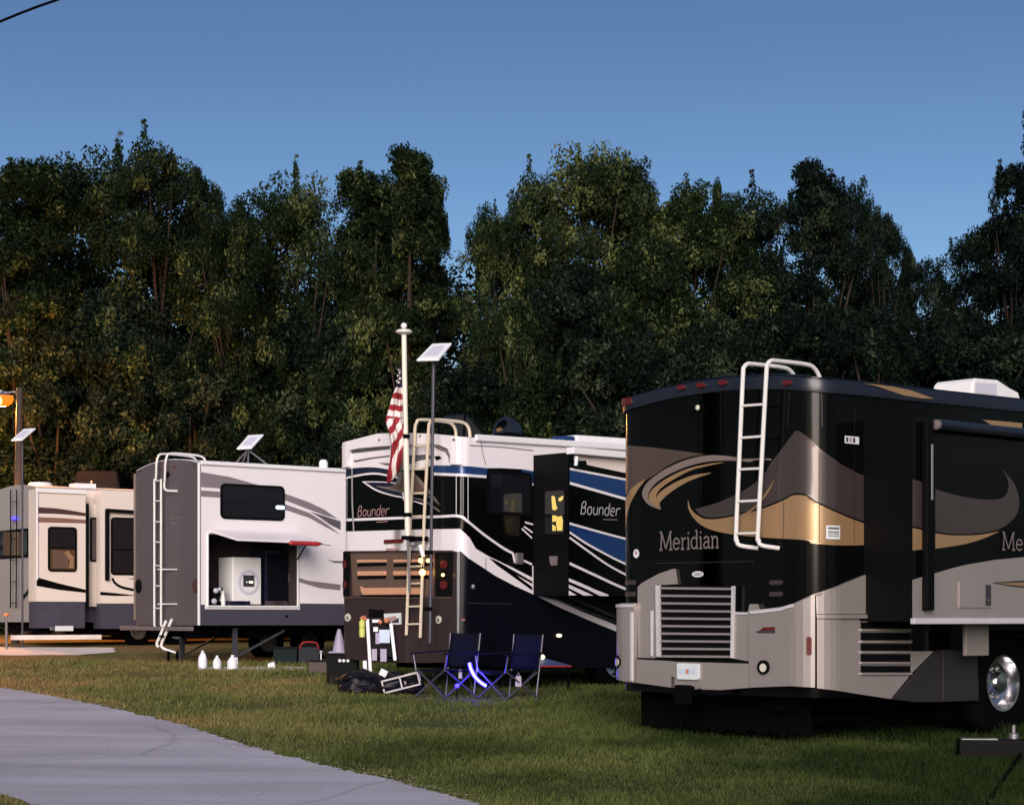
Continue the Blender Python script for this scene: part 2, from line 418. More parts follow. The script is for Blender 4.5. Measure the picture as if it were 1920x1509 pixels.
SANS = {
 'B': (.66, [[(.1, 0), (.1, .8), (.2, 1), (.42, 1), (.5, .86), (.46, .62), (.34, .54), (.1, .52)], [(.34, .54), (.52, .44), (.54, .2), (.42, 0), (.1, 0)]]),
 'o': (.60, [[(.1, .12), (.1, .46), (.2, .6), (.42, .6), (.5, .46), (.5, .12), (.4, 0), (.2, 0), (.1, .12)]]),
 'u': (.60, [[(.1, .6), (.1, .14), (.2, 0), (.4, 0), (.5, .14)], [(.5, .6), (.5, 0)]]),
 'n': (.60, [[(.1, 0), (.1, .6)], [(.1, .46), (.2, .6), (.4, .6), (.5, .46), (.5, 0)]]),
 'd': (.60, [[(.5, 1), (.5, 0)], [(.5, .12), (.4, 0), (.2, 0), (.1, .12), (.1, .46), (.2, .6), (.5, .6)]]),
 'e': (.60, [[(.1, .32), (.5, .32), (.5, .48), (.4, .6), (.2, .6), (.1, .48), (.1, .12), (.2, 0), (.48, 0)]]),
 'r': (.50, [[(.1, 0), (.1, .6)], [(.1, .44), (.22, .6), (.52, .6)]]),
}
def text(mb, surf, s, font, a, b, top, m, wd=.09, slant=0.0, layer=6):
    """letters on a surface from photo pixel a (baseline start) to b (baseline end), caps reaching row top"""
    A = surf.hit(*a); B = surf.hit(*b); T = surf.hit(a[0], top)
    h = T.y - A.y; tot = sum(font[c][0] for c in s); du = (B - A) / tot; x = 0.0; k = 0
    for ch in s:
        wdt, strokes = font[ch]
        for st in strokes:
            P = [A + du * (x + p[0]) + Vector((slant * p[1] * h, p[1] * h)) for p in st]
            if len(P) > 2 and font is SERIF: P = sm(P, 3)
            stroke(mb, surf, P, wd * h, m, .0025 * layer + k * .0004); k += 1
        x += wdt

# ------------------------------------------------------------------ ground, road, pads
def grass_mat(name, blade=False):
    m = bpy.data.materials.new(name); m.use_nodes = True; t = m.node_tree; b = t.nodes['Principled BSDF']
    b.inputs['Roughness'].default_value = .85; b.inputs['Specular IOR Level'].default_value = .05
    g = t.nodes.new('ShaderNodeNewGeometry'); N = t.nodes.new; Lk = t.links.new
    n1 = N('ShaderNodeTexNoise'); n1.inputs['Scale'].default_value = .45; n1.inputs['Detail'].default_value = 6
    n2 = N('ShaderNodeTexNoise'); n2.inputs['Scale'].default_value = 7; n2.inputs['Detail'].default_value = 8
    for n in (n1, n2): Lk(g.outputs['Position'], n.inputs['Vector'])
    sp = N('ShaderNodeSeparateXYZ'); Lk(g.outputs['Position'], sp.inputs[0])
    mr = N('ShaderNodeMapRange'); mr.inputs['From Min'].default_value = 4.5; mr.inputs['From Max'].default_value = -7.5
    mr.inputs['To Min'].default_value = -.22; mr.inputs['To Max'].default_value = .40
    Lk(sp.outputs['X'], mr.inputs['Value'])
    a = N('ShaderNodeMath'); a.operation = 'ADD'; Lk(mr.outputs[0], a.inputs[0]); Lk(n1.outputs['Fac'], a.inputs[1])
    r1 = N('ShaderNodeValToRGB'); e = r1.color_ramp.elements
    e[0].position = .30; e[0].color = (.017, .030, .008, 1); e[1].position = 1.0; e[1].color = (.245, .158, .066, 1)
    x = r1.color_ramp.elements.new(.55); x.color = (.080, .098, .029, 1)
    x = r1.color_ramp.elements.new(.78); x.color = (.142, .136, .047, 1)
    Lk(a.outputs[0], r1.inputs[0])
    r2 = N('ShaderNodeMapRange'); r2.inputs['To Min'].default_value = .30; r2.inputs['To Max'].default_value = 1.70
    Lk(n2.outputs['Fac'], r2.inputs['Value'])
    mu = N('ShaderNodeMixRGB'); mu.blend_type = 'MULTIPLY'; mu.inputs[0].default_value = 1
    Lk(r1.outputs[0], mu.inputs[1]); Lk(r2.outputs[0], mu.inputs[2]); Lk(mu.outputs[0], b.inputs['Base Color'])
    if not blade:
        bp = N('ShaderNodeBump'); bp.inputs['Strength'].default_value = .7; bp.inputs['Distance'].default_value = .05
        n3 = N('ShaderNodeTexNoise'); n3.inputs['Scale'].default_value = 18; n3.inputs['Detail'].default_value = 6
        Lk(g.outputs['Position'], n3.inputs['Vector']); Lk(n3.outputs['Fac'], bp.inputs['Height']); Lk(bp.outputs[0], b.inputs['Normal'])
    return m
def ground():
    xs = [-600, -200, -80] + list(range(-40, 41, 8)) + [80, 200, 600]
    ys = [-600, -150, -60, -40, -20, -10, 0, 10, 20, 30, 40, 50, 53, 56, 60, 64, 70, 80, 100, 150, 300, 900]
    V = [(x, y, gz(x, y)) for y in ys for x in xs]; n = len(xs)
    Fc = [(j * n + i, j * n + i + 1, (j + 1) * n + i + 1, (j + 1) * n + i) for j in range(len(ys) - 1) for i in range(n - 1)]
    mb = MB(); mb.add(V, Fc, grass_mat('lawn')); tag(mb.build('grass_field', smooth=True), 'mown lawn, straw coloured by the road and greener to the right', 'lawn', kind='structure')
ground()
ROAD_FAR = [(-900, 1228), (-500, 1243), (-250, 1262), (0, 1290), (150, 1316), (267, 1342), (367, 1367), (467, 1400), (567, 1426), (640, 1444), (733, 1464), (817, 1487), (900, 1510), (1000, 1548), (1150, 1630), (1350, 1800)]
ROAD_NEAR = [(-900, 1290), (-500, 1370), (-250, 1430), (0, 1491), (62, 1512), (200, 1580), (500, 1850)]
def road():
    jit = random.Random(3)
    A = [gp(*p) for p in ROAD_FAR]; B = [gp(*p) for p in ROAD_NEAR]
    fa = [p + Vector((jit.uniform(-.04, .04), jit.uniform(-.06, .06), 0)) for p in sm(A, 20)]
    fb = sm(B, 14)
    m = bpy.data.materials.new('old_asphalt'); m.use_nodes = True; t = m.node_tree; b = t.nodes['Principled BSDF']; N = t.nodes.new; Lk = t.links.new
    b.inputs['Roughness'].default_value = .85; b.inputs['Specular IOR Level'].default_value = .3
    g = N('ShaderNodeNewGeometry')
    n1 = N('ShaderNodeTexNoise'); n1.inputs['Scale'].default_value = .5; n1.inputs['Detail'].default_value = 8
    mp = N('ShaderNodeMapping'); mp.inputs['Rotation'].default_value = (0, 0, R(55)); mp.inputs['Scale'].default_value = (.6, 2.2, 1)
    Lk(g.outputs['Position'], mp.inputs[0]); Lk(mp.outputs[0], n1.inputs['Vector'])
    n2 = N('ShaderNodeTexNoise'); n2.inputs['Scale'].default_value = 60; n2.inputs['Detail'].default_value = 3; Lk(g.outputs['Position'], n2.inputs['Vector'])
    cr = N('ShaderNodeValToRGB'); cr.color_ramp.elements[0].position = .3; cr.color_ramp.elements[0].color = (.36, .345, .385, 1)
    cr.color_ramp.elements[1].position = .72; cr.color_ramp.elements[1].color = (.58, .555, .61, 1); Lk(n1.outputs['Fac'], cr.inputs[0])
    r2 = N('ShaderNodeMapRange'); r2.inputs['To Min'].default_value = .60; r2.inputs['To Max'].default_value = 1.40; Lk(n2.outputs['Fac'], r2.inputs['Value'])
    mu = N('ShaderNodeMixRGB'); mu.blend_type = 'MULTIPLY'; mu.inputs[0].default_value = 1; Lk(cr.outputs[0], mu.inputs[1]); Lk(r2.outputs[0], mu.inputs[2])
    vo = N('ShaderNodeTexVoronoi'); vo.feature = 'DISTANCE_TO_EDGE'; vo.inputs['Scale'].default_value = .32
    n3 = N('ShaderNodeTexNoise'); n3.inputs['Scale'].default_value = 1.4; Lk(g.outputs['Position'], n3.inputs['Vector'])
    mv = N('ShaderNodeMixRGB'); mv.inputs[0].default_value = .18; Lk(g.outputs['Position'], mv.inputs[1]); Lk(n3.outputs['Color'], mv.inputs[2]); Lk(mv.outputs[0], vo.inputs['Vector'])
    ck = N('ShaderNodeMapRange'); ck.inputs['From Max'].default_value = .012; ck.inputs['To Min'].default_value = .78; ck.inputs['To Max'].default_value = 1; Lk(vo.outputs['Distance'], ck.inputs['Value'])
    m2 = N('ShaderNodeMixRGB'); m2.blend_type = 'MULTIPLY'; m2.inputs[0].default_value = 1; Lk(mu.outputs[0], m2.inputs[1]); Lk(ck.outputs[0], m2.inputs[2])
    Lk(m2.outputs[0], b.inputs['Base Color'])
    bp = N('ShaderNodeBump'); bp.inputs['Strength'].default_value = .4; bp.inputs['Distance'].default_value = .01; Lk(n2.outputs['Fac'], bp.inputs['Height']); Lk(bp.outputs[0], b.inputs['Normal'])
    P = fa + fb[::-1]; tr = tessellate_polygon([[Vector((p.x, p.y, 0)) for p in P]])
    mb = MB(); mb.add([(p.x, p.y, gz(p.x, p.y) + .012) for p in P], tr, m)
    o = mb.build('road'); tag(o, 'pale worn asphalt lane curving across the lower left', 'road', kind='structure')
    bm = bmesh.new(); bm.from_mesh(o.data); bmesh.ops.recalc_face_normals(bm, faces=bm.faces)
    for f in bm.faces:
        if f.normal.z < 0: f.normal_flip()
    bm.to_mesh(o.data); bm.free()
    return P
ROADP = road()
def pad(name, px, label):
    P = [gp(*p) for p in px]; jit = random.Random(5); Q = []
    for i in range(len(P)):
        a, b = P[i], P[(i + 1) % len(P)]; n = max(1, int((b - a).length / .35))
        for k in range(n): Q.append(a.lerp(b, k / n) + Vector((jit.uniform(-.05, .05), jit.uniform(-.12, .12), 0)))
    tr = tessellate_polygon([[Vector((p.x, p.y, 0)) for p in Q]])
    mb = MB(); mb.add([(p.x, p.y, gz(p.x, p.y) + .008) for p in Q], tr, M['conc']); tag(mb.build(name), label, name.replace('_', ' '), kind='structure')
pad('concrete_pad', [(-220, 1212), (212, 1214), (214, 1223), (150, 1228), (-220, 1229)], 'pale concrete strip on the grass below the cream trailer')
pad('gravel_strip', [(372, 1250), (575, 1250), (572, 1258), (372, 1256)], 'thin pale gravel strip in the grass beside the white water jugs')

def in_poly(x, y, P):
    c = np.zeros(len(x), bool); n = len(P); j = n - 1
    for i in range(n):
        xi, yi, xj, yj = P[i].x, P[i].y, P[j].x, P[j].y
        c ^= ((yi > y) != (yj > y)) & (x < (xj - xi) * (y - yi) / ((yj - yi) or 1e-9) + xi); j = i
    return c
def np_mesh(name, V, nper, m, parent=None, tint=None, mats=None):
    """mesh of separate n-gons: V is (faces, nper, 3)"""
    nf = len(V); me = bpy.data.meshes.new(name)
    me.vertices.add(nf * nper); me.vertices.foreach_set('co', V.reshape(-1).astype(np.float32))
    me.loops.add(nf * nper); me.loops.foreach_set('vertex_index', np.arange(nf * nper, dtype=np.int32))
    me.polygons.add(nf); me.polygons.foreach_set('loop_start', np.arange(0, nf * nper, nper, dtype=np.int32))
    if tint is not None:
        a = me.attributes.new('tint', 'FLOAT', 'FACE'); a.data.foreach_set('value', tint.astype(np.float32))
    me.materials.append(m); me.update(calc_edges=True); me.validate()
    return me
def grass_blades():
    g = np.random.default_rng(11); N = 420000
    # denser nearer the eye, so that the sward has about one size of blade in the picture
    Y = 11.5 * (37 / 11.5) ** (g.random(N)); X = (g.random(N) * 2 - 1) * Y * .36
    keep = ~in_poly(X, Y, ROADP); X, Y = X[keep], Y[keep]
    patch = np.array([noise.noise((x * .55, y * .55, 0)) for x, y in zip(X, Y)])
    k2 = g.random(len(X)) < (.62 + .95 * patch); X, Y, patch = X[k2], Y[k2], patch[k2]
    n = len(X); Z = SL_Y * Y + SL_X * X
    h = (.022 + .035 * g.random(n)) * (1 + .5 * patch) * (1 + .012 * (Y - 12)); wd = (.0035 + .004 * g.random(n)) * (1 + .06 * (Y - 12)); a = g.random(n) * 6.283
    tuft = np.array([noise.noise((x * 2.1, y * 1.5, 7.0)) for x, y in zip(X, Y)]); h = h * (1 + 1.5 * np.clip(tuft - .25, 0, .5) / .5) * np.where(g.random(n) < .012, 2.1, 1.0)
    lx, ly = (g.random(n) - .5) * h * 1.3, (g.random(n) - .5) * h * 1.3
    V = np.zeros((n, 3, 3)); base = np.stack([X, Y, Z - .003], 1); dx = np.stack([np.cos(a) * wd, np.sin(a) * wd, 0 * a], 1)
    V[:, 0] = base - dx; V[:, 1] = base + dx; V[:, 2] = base + np.stack([lx, ly, h], 1)
    me = np_mesh('grass', V, 3, grass_mat('grass_blades', True)); o = bpy.data.objects.new('grass', me); C.objects.link(o)
    tag(o, 'short grass blades of the lawn', 'grass', kind='stuff')
grass_blades()
def gravel():
    g = np.random.default_rng(4); A = sm([gp(*p) for p in ROAD_FAR[2:13]], 14); V = []
    for k in range(520):
        if k < 330: p = A[int(g.integers(len(A)))] + Vector((g.normal() * .12, g.normal() * .25, 0))
        else:
            Y = 13 + 12 * g.random(); p = Vector(((g.random() * 2 - 1.7) * Y * .2, Y, 0))
            if not in_poly(np.array([p.x]), np.array([p.y]), ROADP)[0]: continue
        r_ = .006 + .016 * g.random() ** 2; z = gz(p.x, p.y) + .013; a = g.random() * 3
        q = [(p.x + r_ * math.cos(a + t) * (1 + .3 * g.random()), p.y + r_ * math.sin(a + t), z + (.006 if i % 2 else .010)) for i, t in enumerate((0, 1.57, 3.14, 4.71))]; V.append(q)
    o = bpy.data.objects.new('gravel', np_mesh('gravel', np.array(V), 4, M['conc'])); C.objects.link(o); tag(o, 'loose pale chips along the edge of the lane', 'gravel', kind='stuff')
gravel()

# ------------------------------------------------------------------ shared vehicle pieces
def body_shell(mb, rv, x1, z0, ztop, m, mroof=None, slope=0.0, crown=0.0, x0=0.0, o=0.0, hole=None):
    W = rv.W; T = lambda x, y: ztop + slope * x + crown * (1 - (2 * min(max(y, 0), W) / W - 1) ** 2)
    P = rv.outline(x1, o, x0); V = []; Fc = []
    for p in P: V += [(p.x, p.y, z0), (p.x, p.y, T(p.x, p.y))]
    n = len(P)
    for i in range(n - 1):
        if hole and i == 0: continue
        Fc.append((2 * i + 1, 2 * i, 2 * i + 2, 2 * i + 3)[::-1])
    Fc.append((2 * n - 1, 2 * n - 2, 0, 1)[::-1])            # front end
    mb.add(V, [f[::-1] for f in Fc], m)
    if hole:                                                # near side wall with an opening (x0,x1,z0,z1)
        xa = P[1].x; hx0, hx1, hz0, hz1 = hole; y = -o; zt = lambda x: T(x, 0)
        xs = [xa, hx0, hx1, x1]; Q = []
        for x in xs: Q += [(x, y, z0), (x, y, hz0), (x, y, hz1), (x, y, zt(x))]
        fs = []
        for i in range(3):
            for k in range(3):
                if i == 1 and k == 1: continue
                fs.append((i * 4 + k, (i + 1) * 4 + k, (i + 1) * 4 + k + 1, i * 4 + k + 1))
        mb.add(Q, fs, m)
    RV_, RF = [], []; K = 24
    ye = [-o + (W + 2 * o) * k / K for k in range(K + 1)]
    def xr(y):
        r = rv.r + o
        d = r - (y + o) if y < rv.r else (y - (W - rv.r) if y > W - rv.r else 0)
        return x0 + rv.r - math.sqrt(max(r * r - d * d, 0)) if d > 0 else x0 - o
    for y in ye: RV_ += [(xr(y), y, T(xr(y), y)), (x1, y, T(x1, y))]
    for k in range(K): RF.append((2 * k, 2 * k + 1, 2 * k + 3, 2 * k + 2))
    mb.add(RV_, RF, mroof or m)
    UV = [(p.x, p.y, z0) for p in P]; mb.add(UV, [tuple(range(len(UV)))], m)
    return T
def wheel(rv, surf_pt, Rt, wd, rimr, parent, chrome=True, nuts=False):
    """wheel whose outer face is at y = surf_pt.y, axis along local y"""
    mtx = Matrix.Translation(surf_pt) @ Matrix.Rotation(R(90), 4, 'X')   # local z of the lathe points to -y (outwards)
    e = empty('wheel', (0, 0, 0)); e.parent = parent
    t = MB(); t.lathe([(rimr * .98, -.02), (rimr * 1.05, .0), (Rt * .86, .01), (Rt * .96, -.02), (Rt, -.06), (Rt, -wd + .05), (Rt * .95, -wd), (rimr, -wd)], M['rubber'], 40, mtx); t.build('tyre', e, smooth='auto')
    r = MB()
    r.lathe([(rimr * 1.0, -.005), (rimr * .99, .008), (rimr * .93, .006), (rimr * .90, -.02), (rimr * .84, -.10), (rimr * .80, -.13), (rimr * .62, -.135), (rimr * .44, -.10), (rimr * .40, -.04), (rimr * .33, -.015), (0.001, -.01)] if chrome
            else [(rimr, -.005), (rimr * .92, .004), (rimr * .86, -.04), (rimr * .5, -.06), (.001, -.03)], M['chrome'] if chrome else M['steel'], 40, mtx)
    ro = r.build('rim', e, smooth='auto')
    if chrome:
        for k in range(10 if nuts else 0):
            h = MB(); a = 2 * math.pi * k / 10; q = mtx @ Matrix.Translation((rimr * .53 * math.cos(a), rimr * .53 * math.sin(a), -.13))
            h.lathe([(.018, 0), (.016, .035), (.010, .042), (.001, .044)], M['steel'], 8, q)
            h.build('wheel_nut', e, smooth='auto')
def ladder(rv, rails, rungs, r, m, parent, hooks=None, name='ladder'):
    """rails: two 3-D paths in local space; rungs: list of (point a, point b)"""
    e = empty(name, (0, 0, 0)); e.parent = parent
    for P in rails:
        mb = MB(); mb.tube(sm(P, 4), r, m, 8); mb.build('rail', e, smooth='auto')
    for a, b in rungs:
        mb = MB(); mb.bar(a, b, r * 1.6, r * 1.1, M['alu'] if m is M['alu'] else m); mb.build('rung', e, bevel=.004)
    return e

# ------------------------------------------------------------------ 1. the near motorhome (black, tan, silver)
def motorhome_black():
    rv = RV(1535, 19.0, 41.5, 2.88, .30, 'motorhome', 'black motorhome with tan and brown swooshes and a chrome wheel, nearest on the right', 'motorhome')
    sh = rv.shell; rt = rv.root; LEN = 11.2; sd = rv.side(0)
    zr = sh.hit(1175, 745).y; zc = sh.hit(1390, 704).y; ze = sh.hit(1600, 721)
    ztop = sh.hit(1500, 707).y - .02
    xw = sd.hit(1832, 1250).x
    z_lo = 1.18; z_b = sd.hit(1600, 1296).y
    slope = .014
    mb = MB()
    T = body_shell(mb, rv, LEN, z_lo, ztop, M['black'], M['fascia'], slope=slope, crown=.12)
    body_shell(mb, rv, xw, .52, z_lo, M['black'])
    mb.box((LEN / 2 + .2, rv.W / 2, .8), (LEN - 1.0, rv.W - .5, .6), M['under'])
    mb.box(((xw + 1.35 + LEN) / 2, rv.W / 2, .86), (LEN - xw - 1.35, rv.W, .64), M['graphite'])
    # --- painted swooshes of the rear and the corner
    P = lambda pts: [(1140 + x / 3.7725, 640 + y / 3.7725) for x, y in pts]
    Q = lambda pts: [(1520 + x / 3.7725, 640 + y / 3.7725) for x, y in pts]
    dec(mb, sh, P([(135, 735), (300, 748), (500, 772), (690, 797), (600, 812), (500, 842), (420, 880), (335, 940), (262, 985), (190, 1035), (125, 1085)]), M['taupe'], 1)
    swoosh(mb, sh, P([(265, 972), (220, 1000), (160, 1050), (95, 1125)]), P([(262, 985), (205, 1062), (150, 1180), (95, 1345)]), M['tan'], 2)
    swoosh(mb, sh, P([(1040, 846), (900, 818), (790, 806), (690, 808), (560, 836), (420, 896), (330, 955), (270, 1010), (243, 1075), (262, 1125), (300, 1160), (372, 1190)]),
           P([(1000, 852), (900, 845), (800, 843), (690, 853), (560, 885), (430, 942), (340, 1003), (295, 1060), (285, 1100), (300, 1130), (330, 1158), (372, 1188)]), M['lttaupe'], 2)
    swoosh(mb, sh, P([(820, 853), (700, 868), (560, 902), (430, 962), (345, 1020), (300, 1068), (290, 1105), (308, 1138), (372, 1188)]),
           P([(820, 856), (700, 882), (580, 915), (450, 985), (375, 1040), (345, 1085), (345, 1120), (356, 1150), (374, 1186)]), M['tan'], 2)
    swoosh(mb, sh, P([(730, 928), (610, 945), (490, 990), (405, 1040), (352, 1088), (348, 1130), (376, 1182)]),
           P([(730, 932), (640, 962), (540, 1005), (440, 1070), (380, 1125), (366, 1150), (378, 1180)]), M['tan'], 2)
    tan_top = P([(568, 1120), (590, 1185), (640, 1232), (700, 1256), (800, 1252), (930, 1226), (1100, 1182), (1250, 1120), (1300, 1092), (1345, 1085), (1400, 1092)]) + Q([(0, 1118), (60, 1152), (160, 1200), (270, 1247), (395, 1294)])
    tan_bot = P([(566, 1120), (572, 1185), (605, 1245), (665, 1300), (760, 1340), (900, 1366), (1100, 1386), (1250, 1395), (1345, 1400), (1420, 1410)]) + Q([(0, 1425), (60, 1432), (160, 1440), (270, 1442), (395, 1440)])
    swoosh(mb, sh, tan_top, tan_bot, M['tan'], 2)
    dk_bot = P([(618, 1186), (650, 1222), (705, 1244), (800, 1240), (930, 1213), (1100, 1168), (1250, 1106), (1300, 1080), (1345, 1072), (1400, 1080)]) + Q([(0, 1104), (60, 1139), (160, 1187), (270, 1234), (395, 1281)])
    dk_top = P([(616, 1184), (690, 1165), (800, 1130), (950, 1060), (1080, 965), (1160, 850), (1230, 760), (1290, 680), (1340, 630), (1420, 682)]) + Q([(0, 690), (80, 770), (190, 850), (300, 915), (395, 958)])
    swoosh(mb, sh, dk_bot, dk_top, M['dktaupe'], 1)
    swoosh(mb, sh, P([(920, 1235), (1000, 1195), (1080, 1120), (1140, 1040), (1175, 985)]), P([(940, 1232), (1020, 1200), (1085, 1135), (1135, 1070), (1177, 990)]), M['tan'], 3)
    line(mb, sh, P([(870, 828), (960, 836), (1090, 832), (1160, 836)]), 3, M['lttaupe'], 3)
    for pts, wpx in ((P([(140, 1330), (170, 1600)]), 1.3), ([(1540, 735), (1541, 800)], 1.4), ([(1482, 735), (1478, 800)], 1.2), ([(1536, 848), (1536, 1018)], 1.2), ([(1471, 940), (1470, 1010)], 1.0), ([(1230, 1056), (1415, 1052)], 1.1), ([(1600, 760), (1600, 1020)], .8)): line(mb, sh, pts, wpx, M['graphite'], 5)
    bd = mb.build('body', rt, smooth='auto')
    # --- lettering
    t = MB(); text(t, sh, 'Meridian', SERIF, (1238, 1031), (1352, 1026), 998, M['greyink'], .10); t.build('lettering', rt, label='grey model lettering across the rear')
    # --- roof cap band
    mb = MB(); o_ = .035
    P0 = rv.outline(LEN, o_); V = []; n = len(P0)
    prof = [(.0, -.155), (.028, -.15), (.035, -.09), (.02, -.02), (-.05, .012)]
    for p in P0:
        cx = min(max(p.x, rv.r), LEN); cy = min(max(p.y, rv.r), rv.W - rv.r)
        d = Vector((p.x - cx, p.y - cy)); d = d.normalized() if d.length > 1e-5 else Vector((0, 0))
        for po, pz in prof:
            V.append((p.x + d.x * (po - o_), p.y + d.y * (po - o_), T(max(p.x, 0), p.y) + pz))
    k = len(prof); Fc = [(i * k + j, (i + 1) * k + j, (i + 1) * k + j + 1, i * k + j + 1) for i in range(n - 1) for j in range(k - 1)]
    mb.add(V, Fc, M['fascia'])
    class Cap(Shell): pass
    cap = Cap(rv)
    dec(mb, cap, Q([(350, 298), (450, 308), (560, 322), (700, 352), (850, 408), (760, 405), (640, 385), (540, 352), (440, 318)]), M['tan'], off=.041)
    mb.build('roof_cap', rt, smooth='auto')
    # --- marker lights, camera
    for px, py in ((1283, 727), (1320, 723), (1361, 718), (1482, 718)):
        mb = MB(); c = sh.hit(px, py); sheet(mb, sh, rrect(c.x - .05, c.x + .05, c.y - .025, c.y + .025, .02), M['redlens'], .065, .03); mb.build('marker_light', rt, bevel=.008)
    mb = MB(); c = sh.hit(1179, 752); sheet(mb, sh, rrect(c.x - .05, c.x + .09, c.y - .05, c.y + .03, .02), M['redlens'], .06, .03); mb.build('marker_light', rt, bevel=.008)
    mb = MB(); c = sh.hit(1313, 764); q = sh.pos(c.x, c.y, .03)
    mb.box(q, (.09, .13, .08), M['black_flat'], taper=.75); mb.lathe([(.03, 0), (.026, .012), (.001, .018)], M['clear'], 12, Matrix.Translation(sh.pos(c.x + .03, c.y - .01, .075)) @ Matrix.Rotation(R(-90), 4, 'Y'))
    mb.build('rear_camera', rt, bevel=.01)
    # --- lower rear: silver bumper with pillars, flared to the left
    Z = lambda pts: [(1140 + x / 3.7725, 1000 + y / 3.7725) for x, y in pts]
    Y_ = lambda pts: [(1520 + x / 3.7725, 1000 + y / 3.7725) for x, y in pts]
    mb = MB()
    dec(mb, sh, Z([(232, 378), (262, 350), (300, 328), (380, 285), (480, 250), (487, 300), (495, 358), (380, 366), (372, 420), (366, 520), (350, 540), (232, 540)]), M['silver'], off=.05, base=0)
    dec(mb, sh, Z([(232, 538), (350, 542), (345, 880), (240, 876)]), M['silver'], off=.055, base=0)
    dec(mb, sh, Z([(70, 545), (85, 505), (150, 492), (228, 492), (232, 538), (232, 1052), (160, 1042), (72, 1028), (66, 800)]), M['silver'], off=.10, base=-.05)
    dec(mb, sh, Z([(240, 888), (480, 900), (520, 905), (1032, 918), (1034, 1088), (840, 1104), (680, 1100), (480, 1086), (240, 1053)]), M['silver'], off=.085, base=0)
    dec(mb, sh, Z([(345, 540), (380, 372), (400, 372), (395, 872), (345, 882)]), M['silver'], off=.07, base=0)
    dec(mb, sh, Z([(912, 552), (1028, 555), (1032, 905), (912, 882)]), M['silver'], off=.06, base=0)
    dec(mb, sh, Z([(1028, 555), (1040, 500), (1062, 498), (1075, 540), (1255, 520), (1345, 495), (1509, 415)]) + Y_([(30, 425), (30, 1086)]) + Z([(1330, 1076), (1040, 1087)]), M['silver'], off=.085, base=0)
    mb.build('bumper', rt, bevel=.022, segs=3)
    # raised ridges, their lit look put into a paler silver
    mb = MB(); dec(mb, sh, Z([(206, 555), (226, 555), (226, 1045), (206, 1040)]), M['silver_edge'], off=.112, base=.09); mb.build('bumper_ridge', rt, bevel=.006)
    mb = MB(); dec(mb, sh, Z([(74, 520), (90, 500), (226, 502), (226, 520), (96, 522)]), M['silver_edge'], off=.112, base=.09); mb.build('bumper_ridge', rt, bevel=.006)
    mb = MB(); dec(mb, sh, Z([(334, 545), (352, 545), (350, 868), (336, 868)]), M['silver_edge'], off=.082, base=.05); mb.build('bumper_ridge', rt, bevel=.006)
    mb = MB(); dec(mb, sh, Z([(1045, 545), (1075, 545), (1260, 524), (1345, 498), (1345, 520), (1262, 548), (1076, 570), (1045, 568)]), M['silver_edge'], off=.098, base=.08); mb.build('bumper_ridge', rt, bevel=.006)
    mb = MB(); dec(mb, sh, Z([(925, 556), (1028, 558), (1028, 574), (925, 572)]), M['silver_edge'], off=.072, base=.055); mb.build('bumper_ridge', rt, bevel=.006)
    # side skirts
    mb = MB()
    dec(mb, sh, Y_([(36, 425), (120, 393), (250, 342), (380, 290), (374, 568), (40, 568)]), M['silver'], off=.03, base=0)
    dec(mb, sh, Y_([(40, 572), (372, 572), (372, 600), (42, 600)]), M['silver'], off=.055, base=0)
    mb.build('upper_side_panel', rt, bevel=.012)
    mb = MB()
    dec(mb, sh, Y_([(44, 604), (330, 604), (330, 620), (690, 620), (690, 832), (852, 832), (700, 985), (550, 1168), (300, 1130), (44, 1092)]), M['silver'], off=.03, base=0)
    mb.build('engine_door', rt, bevel=.012)
    mb = MB(); dec(mb, sh, Y_([(860, 832), (906, 822), (906, 1192), (720, 1192), (560, 1172)]), M['graphite'], off=.03, base=0); mb.build('storage_door', rt, bevel=.01)
    mb = MB(); dec(mb, sh, Y_([(920, 822), (1165, 822), (1175, 1182), (920, 1190)]), M['graphite'], off=.03, base=0); mb.build('storage_door', rt, bevel=.01)
    mb = MB()
    for y0, y1 in ((626, 680), (700, 762), (778, 836), (852, 912), (934, 988)):
        dec(mb, sh, Y_([(334, y0), (686, y0), (686, y1), (334, y1)]), M['black_flat'], off=.036)
        dec(mb, sh, Y_([(334, y1 - 6), (686, y1 - 6), (690, y1 + 9), (330, y1 + 9)]), M['silver'], off=.055, base=.03)
    mb.build('side_vent', rt)
    # --- radiator grille
    mb = MB(); dec(mb, sh, Z([(372, 362), (925, 372), (915, 878), (385, 862)]), M['black_flat'], off=.058, base=0)
    for (a, b) in ((Z([(376, 368)])[0], Z([(926, 372)])[0]),):
        pass
    for k in range(10):
        f = k / 9; y0 = 378 + f * 480; y1 = 384 + f * 478
        dec(mb, sh, Z([(398, y0), (918 - f * 8, y1), (918 - f * 8, y1 + 11), (398, y0 + 11)]), M['silver'], off=.085, base=.058)
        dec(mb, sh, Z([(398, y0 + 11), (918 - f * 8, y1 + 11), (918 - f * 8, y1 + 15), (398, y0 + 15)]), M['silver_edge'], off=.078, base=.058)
    dec(mb, sh, Z([(380, 366), (400, 366), (404, 870), (388, 864)]), M['silver_edge'], off=.10, base=.05)
    dec(mb, sh, Z([(914, 372), (926, 372), (916, 880), (906, 878)]), M['silver_edge'], off=.09, base=.05)
    mb.build('radiator_grille', rt)
    mb = MB(); dec(mb, sh, Z([(240, 876), (400, 884), (1034, 900), (1034, 918), (400, 902), (240, 894)]), M['black_flat'], off=.07, base=.0)
    dec(mb, sh, Z([(228, 545), (246, 545), (246, 885), (232, 885)]), M['black_flat'], off=.045, base=0); mb.build('bumper_groove', rt)
